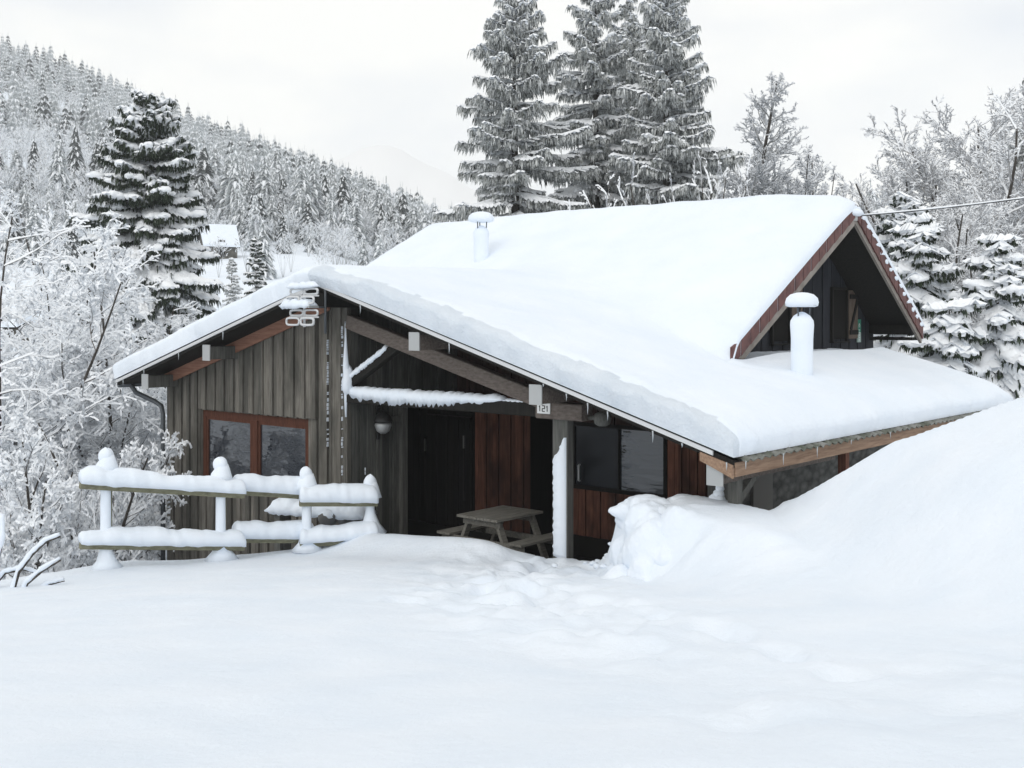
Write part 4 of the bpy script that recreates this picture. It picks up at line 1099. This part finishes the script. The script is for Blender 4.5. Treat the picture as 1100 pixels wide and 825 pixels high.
DEF = dict(levels=5, n=[12,7,6,4,0], seg=[9,6,4,3,2], wob=[.07,.14,.18,.2,.2], trop=[.05,.05,.0,-.03,-.05], ang=[.85,.8,.8,.75,.7], len=[.5,.5,.5,.5,.5], taper=[.7,.5,.4,.4,.4], ref=[1,2.0,.8,.35,.2], rmin=.006)
DEF['from'] = [.18,.15,.1,.1,.1]
def bare_meshes(seed, H, stems=1, lean=.12, r=None, snow=.03, snow_keep=.85, twig='twig', snow_mat='snow_tree', thick=1.0, **kw):
    P = dict(DEF); P.update(kw); rg = random.Random(seed); segs = []
    for s_ in range(stems):
        az = 6.283*s_/stems+rg.random(); l = lean*rg.uniform(.5, 1.5) if stems > 1 else lean*.4
        q = 1/math.sqrt(l*l+1); d = (math.cos(az)*l*q, math.sin(az)*l*q, q)
        grow(rg, (math.cos(az)*.12*(stems > 1), math.sin(az)*.12*(stems > 1), -.2), d, H*rg.uniform(.8, 1.0)+.2 if stems > 1 else H+.2, r or .010*H+.02, 0, P, segs)
    G_ = np.array(segs); lev = G_[:,0].astype(int); p0 = G_[:,1:4]; p1 = G_[:,4:7]; r0 = G_[:,7:8]; r1 = G_[:,8:9]; nr = np.random.RandomState(seed)
    r0 = np.maximum(r0, P['rmin'])*thick; r1 = np.maximum(r1, P['rmin']*.7)*thick
    T, C, S = Soup(), Soup(), Soup()
    m = lev <= 0; sticks(T, p0[m], p1[m], r0[m], r1[m], 0, 6)
    m = (lev > 0) & (lev < 3); sticks(C, p0[m], p1[m], r0[m], r1[m], 0, 3); m = lev >= 3; sticks(C, p0[m], p1[m], r0[m], r1[m], 1, 3)
    d = norm(p1-p0); k = (np.abs(d[:,2]) < .93) & (nr.rand(len(lev)) < snow_keep) & (lev > 0)
    q0, q1, a0, a1, dd = p0[k], p1[k], r0[k], r1[k], d[k]; cr = norm(np.cross(dd, [[0,0,1.]])); upv = np.cross(cr, dd)
    sw = snow*nr.uniform(.55, 1.25, (len(q0), 1)); w0 = a0+sw*.55; w1 = a1+sw*.5; h0 = a0+sw*.95; h1 = a1+sw*.9
    for (A0, A1, B0, B1) in ((q0-cr*w0, q1-cr*w1, q0+upv*h0, q1+upv*h1), (q0+upv*h0, q1+upv*h1, q0+cr*w0, q1+cr*w1)):
        S.quads(np.stack([A0, A1, B1, B0], 1))
    return T, C, S, twig, snow_mat
PROTO = {}
def bare_tree(name, label, X, Y, top_z, kind, group=None, cat='tree', rz=0.0, wide=1.0):
    """a leafless tree grown once per kind, then copied with its own height, girth and turn"""
    g0 = float(ground(X, Y))-.1; H = top_z-g0
    if kind not in PROTO:
        K = dict(KINDS[kind]); H0 = K.pop('H'); fine_tw = K.pop('fine', None); T, C, S, tw, sm = bare_meshes(K.pop('seed'), H0, **K)
        V = T.data()[0]; hz = max(V[:,2].max(), C.data()[0][:,2].max())
        PROTO[kind] = [np_mesh(n_, *S_.data()[:2], [M[q] for q in mt], S_.data()[2]) for n_, S_, mt in (('trunk', T, ['bark']), ('crown', C, [tw, fine_tw or tw]), ('snow_load', S, [sm]))] + [hz]
    a, b, c, hz = PROTO[kind]
    t = empty(name, (X, Y, g0), rz); k = H/hz; t.scale = (k*wide, k*wide, k); tag(t, label, cat, group)
    link('trunk', a, t); link('snow_load', c, link('crown', b, t))
    return t
BU = dict(H=6.5, r=.052, fine='frost_twig', n=[15,9,7,5,0], trop=[.02,-.01,-.05,-.06,-.06], ang=[.95,.9,.85,.8,.8], len=[.34,.46,.46,.45,.42], snow=.027, snow_keep=1.0, rmin=.0045, thick=.85)
SH = dict(H=3.0, fine='frost_twig', stems=7, lean=.55, n=[10,8,6,4,0], trop=[-.02,-.04,-.06,-.06,-.06], ang=[.8,.85,.85,.8,.8], len=[.38,.46,.46,.45,.4], snow=.024, snow_keep=1.0, rmin=.0045, ref=[1,1.1,.5,.25,.2])
AL = dict(H=10.5, n=[84,11,7,4,0], seg=[10,6,4,3,2], trop=[.02,.06,.03,0,0], ang=[1.0,.6,.6,.6,.6], len=[.36,.42,.45,.45,.5], taper=[1.05,.5,.4,.4,.4], snow=.022, snow_keep=.75, twig='larch', fine='frost_dim', wob=[.03,.10,.15,.18,.2], rmin=.006, snow_mat='frost')
CA = dict(H=5.5, stems=9, lean=.5, levels=4, n=[6,5,3,0], ang=[.5,.5,.5,.5], len=[.42,.45,.5,.5], snow=.035, twig='twig_pale', trop=[.03,.03,0,0])
RT = dict(H=9.5, stems=2, lean=.2, n=[15,9,7,4,0], trop=[.03,.05,.02,0,0], ang=[.75,.65,.65,.6,.6], snow=.03, snow_keep=.85, twig='twig_pale', rmin=.008, len=[.42,.46,.46,.46,.45])
KINDS = {'bush_a': dict(BU, seed=51, stems=3, lean=.3), 'bush_b': dict(BU, seed=52, stems=4, lean=.4), 'bush_c': dict(BU, seed=53, stems=2, lean=.25, n=[18,8,7,4,0]),
  'open': dict(BU, seed=54, H=7, stems=2, lean=.3, n=[12,6,5,3,0], len=[.42,.48,.46,.45,.4], snow=.026), 'shrub_a': dict(SH, seed=56), 'shrub_b': dict(SH, seed=57, stems=8, lean=.7),
  'alder': dict(AL, seed=71), 'alder_low': dict(AL, seed=73, H=6, stems=4, lean=.4, r=.035, n=[26,9,7,4,0]), 'canes': dict(CA, seed=74), 'right_a': dict(RT, seed=81), 'right_b': dict(RT, seed=82, stems=1, n=[22,9,7,4,0]), 'right_c': dict(RT, seed=84, stems=4, lean=.35, n=[10,8,7,4,0])}
G4 = 'frost white leafless trees left of the chalet'
for (px, Y, py, kd, rz, wd, lab) in (
    (80, 24.5, 232, 'bush_a', .0, 1.0, 'broad white leafless tree with dark crooked trunk left of the chalet'),
    (30, 27, 235, 'bush_b', 1.0, 1.0, 'snow laced leafless tree near the left edge, behind the fence end'),
    (128, 29, 318, 'bush_c', .4, 1.05, 'dense white twiggy tree in front of the big dark spruce'),
    (-6, 22, 185, 'open', .6, 1.0, 'open branched bare tree at the left edge with dark forked limbs'),
    (66, 33, 262, 'bush_c', 2.0, 1.0, 'paler thin leafless tree standing behind the broad white one'),
    (112, 24.5, 345, 'bush_b', 3.0, 1.0, 'low snow covered leafless tree near the chalet corner'),
    (55, 23.5, 385, 'bush_a', 2.2, 1.2, 'spreading low white tree below the retaining wall'),
    (164, 26.5, 372, 'bush_a', 4.0, 1.0, 'white leafless tree half hidden by the chalet corner'),
    (82, 44, 205, 'bush_b', 4.2, 1.1, 'grey twiggy tree tucked against the left side of the dark spruce'),
    (10, 17.5, 440, 'shrub_a', .3, .8, 'small drooping snow covered bush at the left edge'),
    (100, 20.5, 440, 'shrub_b', 1.2, .7, 'rounded snow crusted bush behind the fence end'),
    (138, 22.5, 470, 'shrub_a', 2.2, .6, 'low frosty bush in the gap between fence and chalet wall'),
    (20, 17, 585, 'shrub_b', 2.9, .8, 'little frosty bush on the bank left of the fence')):
    bare_tree('leafless_tree', lab, at(px, Y), Y, ztop(py, Y), kd, G4, rz=rz, wide=wd)
G5 = 'grey green leafless trees above the ridge'
bare_tree('alder_tree', 'tall grey feathery leafless tree just right of the spruces', at(806,42), 42, ztop(76,42), 'alder', G5, wide=1.1)
bare_tree('alder_tree', 'small feathery leafless tree peeking over the ridge near the gable', at(880,46), 46, ztop(162,46), 'alder', G5, rz=2.0)
bare_tree('alder_tree', 'wide low feathery tree between its two taller neighbours', at(842,44), 44, ztop(168,44), 'alder_low', G5)
bare_tree('bare_shrub', 'leafless shrub of long snowy canes before the spruces', at(712,32), 32, ztop(172,32), 'canes', G5, cat='shrub', wide=.75)
bare_tree('bare_shrub', 'snowy canes rising from the ridge left of the feathery tree', at(768,33), 33, ztop(158,33), 'canes', G5, cat='shrub', rz=2.0, wide=.45)
G6 = 'bare frosted trees at the right'
for (px, Y, py, kd, rz, wd, lab) in ((1004,44,142,'right_c',0,1,'spreading bare tree with forked top behind the rounded spruce'), (1046,42,98,'right_a',1,1.0,'tallest many branched bare tree at the right'), (1088,45,92,'right_b',2,1.1,'bare frosted tree near the right edge behind the pointed spruce'),
    (965,52,165,'right_b',3,1,'thin bare tree with stiff upright twigs beyond the gable'), (1022,35,205,'right_c',4,1.1,'lower tangled bare tree crossing under the snowy cable'), (1105,36,180,'right_a',5,1.1,'bare tree cut by the right picture edge'), (1050,33,255,'right_c',2.5,1.2,'low snowy thicket between the two pointed spruces'), (955,40,255,'right_c',1.5,1.2,'low twiggy tree directly behind the right roof edge'), (1066,50,130,'right_a',3.3,1.1,'pale bare tree farthest back among the right hand trees')):
    bare_tree('frosted_tree', lab, at(px, Y), Y, ztop(py, Y), kd, G6, rz=rz, wide=wd)
bare_tree('frosted_tree', 'hazy round twiggy tree just right of the gable peak', at(936,75), 75, ztop(188,75), 'alder_low', G6, wide=1.1)

# snow loaded twigs standing in the bank at the left
t = empty('snowy_brushwood', (at(20,13.2), 13.2, float(ground(at(20,13.2), 13.2)))); tag(t, 'few bent twigs carrying thick snow in the left foreground bank', 'shrub')
T, S = MB(), MB(); rg = random.Random(6)
for (pts, r_) in (([(-.1,0,-.2),(.0,0,.15),(.14,.05,.35),(.30,.05,.50),(.46,.08,.56)],.022), ([(.0,.05,-.2),(.1,0,.02),(.28,.0,.17),(.50,-.02,.30)],.022), ([(-.3,0,-.2),(-.28,.05,.2),(-.2,.05,.55),(-.22,.08,.8)],.018), ([(-.4,.1,-.1),(-.2,.1,.12),(.0,.12,.16),(.2,.12,.1)],.016), ([(.1,.1,-.2),(.3,.1,-.02),(.5,.1,.03)],.014)):
    T.tube(pts, [r_*(1-.6*i/(len(pts)-1)) for i in range(len(pts))], 7)
    P_ = [Vector(p)+Vector((-.012,0,.030)) for p in pts]; F_ = []
    for i in range(len(P_)-1):
        for k in range(4): F_.append(P_[i].lerp(P_[i+1], k/4))
    F_.append(P_[-1]); S.tube(F_, [(.022+.022*rg.random())*(1-.3*i/len(F_)) for i in range(len(F_))], 8)
T.build('twigs', M['bark'], t, True); S.build('twig_snow', M['snow_cap'], t, True)

# ------------------------------------------------------------------ hut and small things in the valley
def hut(px, Y, w, d, wall_h, rise, rz, label, name='hut', base=None):
    X = at(px, Y); z = float(ground(X, Y)) if base is None else base
    t = empty(name, (X, Y, z), rz); tag(t, label, 'hut')
    mb = MB(); mb.prism([(-w/2,-d/2,-1),(-w/2,d/2,-1),(-w/2,d/2,wall_h),(-w/2,0,wall_h+rise),(-w/2,-d/2,wall_h)], (w,0,0)); fix_normals(mb.build('wall', M['grey_wood'], t))
    o = .25
    mb = MB(); sn = MB()
    for s in (-1, 1):
        e = (s*(d/2+o), wall_h-rise*o/(d/2)); 
        mb.prism([(-w/2-o,0,wall_h+rise),(-w/2-o,e[0],e[1]),(-w/2-o,e[0],e[1]+.12),(-w/2-o,0,wall_h+rise+.12)], (w+2*o,0,0))
        sn.prism([(-w/2-o-.03,0,wall_h+rise+.121),(-w/2-o-.03,e[0]*1.02,e[1]+.121),(-w/2-o-.03,e[0]*1.03,e[1]+.34),(-w/2-o-.03,0,wall_h+rise+.5)], (w+2*o+.06,0,0))
    r_ = fix_normals(mb.build('roof', M['soffit'], t)); fix_normals(sn.build('roof_snow', M['snow_cap'], r_))
    mb = MB(); mb.box((-.4,-d/2-.03,0),(.4,-d/2-.004,1.9)); mb.build('door', M['black_wood'], t)
    return t
hut(234, 128, 3.6, 3.4, 1.3, 2.0, R(28), 'small weathered hut with white steep roof on the hillside')
hut(244, 78, 1.1, 1.0, .25, .75, R(60), 'tiny dark gabled shelter half buried below the hillside hut', 'shelter')
hut(8, 70, 2.6, 2.0, .9, .35, R(-12), 'flat snow covered shed at the left edge of the valley', 'shed')
X = at(30, 34); t = empty('stone_wall', (X, 34, float(ground(X, 34))), R(4)); tag(t, 'low grey retaining wall topped with snow across the valley', 'wall')
mb = MB(); mb.box((-2.6,-.2,-.4),(1.2,.2,.42)); mb.build('masonry', M['stone'], t); mb = MB(); snow_strip(mb, [(-2.65,0,.42),(1.25,0,.42)], .5, .22, 31, 30); fix_normals(mb.build('wall_snow', M['snow_cap'], t, True))

# ------------------------------------------------------------------ the wooded hillside
def far_conifer(seed, whorls=17, per=9):
    rg = np.random.RandomState(seed); Q0, Q1 = [], []
    for i in range(whorls):
        t = i/whorls; z = .06+.90*t; L = .21*(1-t)**.8+.025
        for k in range(per):
            az = 6.283*(k+rg.rand())/per; l = L*rg.uniform(.7, 1.2); o = np.array([math.cos(az), math.sin(az), 0]); s = np.array([-o[1], o[0], 0])
            b = np.array([0,0,z+rg.uniform(-.02,.02)]); m = b+o*l*.55-[0,0,l*.12]; e = b+o*l-[0,0,l*rg.uniform(.35,.75)]; w = l*rg.uniform(.20,.34)
            Q0.append([b, m-s*w-[0,0,.035], e-[0,0,.03], m+s*w-[0,0,.035]]); Q0.append([b, m-[0,0,.01], e-[0,0,.05], m-[0,0,.075]])
            if rg.rand() < .96:
                k2 = rg.uniform(.7, 1.12); Q1.append([b+[0,0,.014], m-s*w*k2+[0,0,.004], e+[0,0,.006], m+s*w*k2+[0,0,.004]])
                Q1[-1][1][2] += .0; Q1.append([b+[0,0,.02], m-s*w*.5*k2+[0,0,.022], e+[0,0,.012], m+s*w*.5*k2+[0,0,.022]])
    Q0.append([[-.008,0,-.05],[.008,0,-.05],[.003,0,1.0],[-.003,0,1.0]]); Q0.append([[0,-.008,-.05],[0,.008,-.05],[0,.003,1.0],[0,-.003,1.0]])
    return np.array(Q0, float), np.array(Q1, float)
def far_broad(seed, n=150):
    rg = np.random.RandomState(seed); Q0, Q1 = [], []
    for i in range(n):
        az = rg.rand()*6.283; ph = rg.uniform(.0, 1.25); rr = rg.uniform(.35, 1)**.6
        c = np.array([math.cos(az)*math.sin(ph)*.26*rr, math.sin(az)*math.sin(ph)*.26*rr, .48+.42*math.cos(ph)*rr+rg.uniform(-.25,.08)*(1-rr*.5)])
        d = norm(np.array([math.cos(az)*math.sin(ph), math.sin(az)*math.sin(ph), .9])+rg.normal(0, .45, 3)); s = norm(np.cross(d, rg.normal(0, 1, 3))); l = rg.uniform(.05, .12); w = rg.uniform(.006, .018)
        q = [c-s*w, c+d*l*.6-s*w*.8, c+d*l, c+d*l*.6+s*w*.8]
        (Q1 if rg.rand() < .74 else Q0).append(q)
    for k in range(6):
        a = k*1.05; e = np.array([math.cos(a)*.16, math.sin(a)*.16, .75]); Q0.append([[-.006,0,.0],[.006,0,.0],e+[.003,0,0],e-[.003,0,0]])
    return np.array(Q0, float), np.array(Q1, float)
TC = [far_conifer(s) for s in (1,2,3,4)]; TF = [far_conifer(s, 7, 6) for s in (5,6,7)]; TB = [far_broad(s) for s in (8,9,10)]; TBF = [far_broad(s, 90) for s in (11,12)]

rg = np.random.RandomState(77)
cand = []
def visible_band(px): return -70 < px < 1170
Y = 108.0
while Y < RIDGE+25:
    sp = 3.6+.0060*(Y-100)
    us = np.arange(-.53, .50, sp/Y)
    for u in us:
        y = Y+rg.uniform(-.5, .5)*sp; x = (u+rg.uniform(-.5, .5)*sp/Y)*Y
        px = 550+FPX*x/y
        if px > 590 and rg.rand() < .45: continue
        if (x-at(234,128))**2+(y-124)**2 < 13**2: continue
        if px < 70 and y < 118: continue
        cand.append((x, y))
    Y += sp
cand = np.array(cand); cz = ground(cand[:,0], cand[:,1])
el = (cz+6-CAM_H)/cand[:,1]
bn = vnoise(cand[:,0]*.02, cand[:,1]*.02, 41)*1.3+.7*vnoise(cand[:,0]*.06, cand[:,1]*.06, 42)
frac = (cand[:,1]-108)/(RIDGE-108)
is_b = (bn+rg.normal(0, .16, len(cand))) > (-.10+.40*frac)
hts = np.where(is_b, rg.uniform(5.5, 9, len(cand)), 4.5+10.5*rg.beta(1.6, 2.2, len(cand)))
order = np.argsort(cand[:,1])
pxs = 550+FPX*cand[:,0]/cand[:,1]
front = [i for i in order if pxs[i] < 500][:170]
fset = set(front)
def tmesh(tp, name, m0, m1):
    V = np.concatenate([tp[0], tp[1]]).reshape(-1, 3); F_ = np.arange(len(V)).reshape(-1, 4)
    return np_mesh(name, V, F_, [M[m0], M[m1]], np.r_[np.zeros(len(tp[0])), np.ones(len(tp[1]))])
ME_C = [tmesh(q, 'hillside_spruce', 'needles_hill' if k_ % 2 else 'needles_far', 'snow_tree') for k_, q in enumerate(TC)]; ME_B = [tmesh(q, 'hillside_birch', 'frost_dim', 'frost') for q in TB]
for i in front:
    b = is_b[i]; o = link('hillside_birch' if b else 'hillside_spruce', (ME_B if b else ME_C)[int(rg.randint(3))])
    h = hts[i]*float(np.interp(cand[i,1], [100, 240], [.5, 1])); o.location = (cand[i,0], cand[i,1], cz[i]-.2); o.scale = (h*rg.uniform(.9,1.25),)*2+(h,); o.rotation_euler = (0, 0, rg.rand()*6.28)
    if b: tag(o, 'rounded frost white leafless tree among many on lower hillside', 'tree', 'frosted round trees on the lower hillside')
    else: tag(o, 'pointed snowy spruce among many on lower wooded hillside', 'tree', 'snowy spruces on the lower hillside')
W = Soup()
for i in range(len(cand)):
    if i in fset: continue
    far = cand[i,1] > 230
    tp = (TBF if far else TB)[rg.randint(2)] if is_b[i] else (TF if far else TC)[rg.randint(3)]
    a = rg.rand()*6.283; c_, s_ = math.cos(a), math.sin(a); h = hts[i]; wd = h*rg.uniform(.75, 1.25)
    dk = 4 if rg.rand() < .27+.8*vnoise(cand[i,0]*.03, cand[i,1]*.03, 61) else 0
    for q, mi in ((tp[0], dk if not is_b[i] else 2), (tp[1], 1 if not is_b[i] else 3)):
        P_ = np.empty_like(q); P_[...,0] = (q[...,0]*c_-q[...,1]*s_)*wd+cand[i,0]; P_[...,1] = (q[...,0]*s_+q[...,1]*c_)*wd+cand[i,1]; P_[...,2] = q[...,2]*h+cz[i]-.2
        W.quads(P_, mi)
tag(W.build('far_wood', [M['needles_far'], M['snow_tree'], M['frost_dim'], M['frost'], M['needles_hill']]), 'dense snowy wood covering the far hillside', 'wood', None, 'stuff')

# ------------------------------------------------------------------ winter haze in the valley
m = bpy.data.materials.new('winter_haze'); m.use_nodes = True; t_ = m.node_tree; t_.nodes.clear()
ou = t_.nodes.new('ShaderNodeOutputMaterial'); pv = t_.nodes.new('ShaderNodeVolumePrincipled')
pv.inputs['Color'].default_value = (.98,.988,.995,1); pv.inputs['Density'].default_value = .00045; pv.inputs['Anisotropy'].default_value = .0
t_.links.new(pv.outputs[0], ou.inputs['Volume'])
mb = MB(); mb.box((-800,-320,-60),(800,1510,230)); hz = mb.build('haze', m); tag(hz, None, None, None, 'stuff')
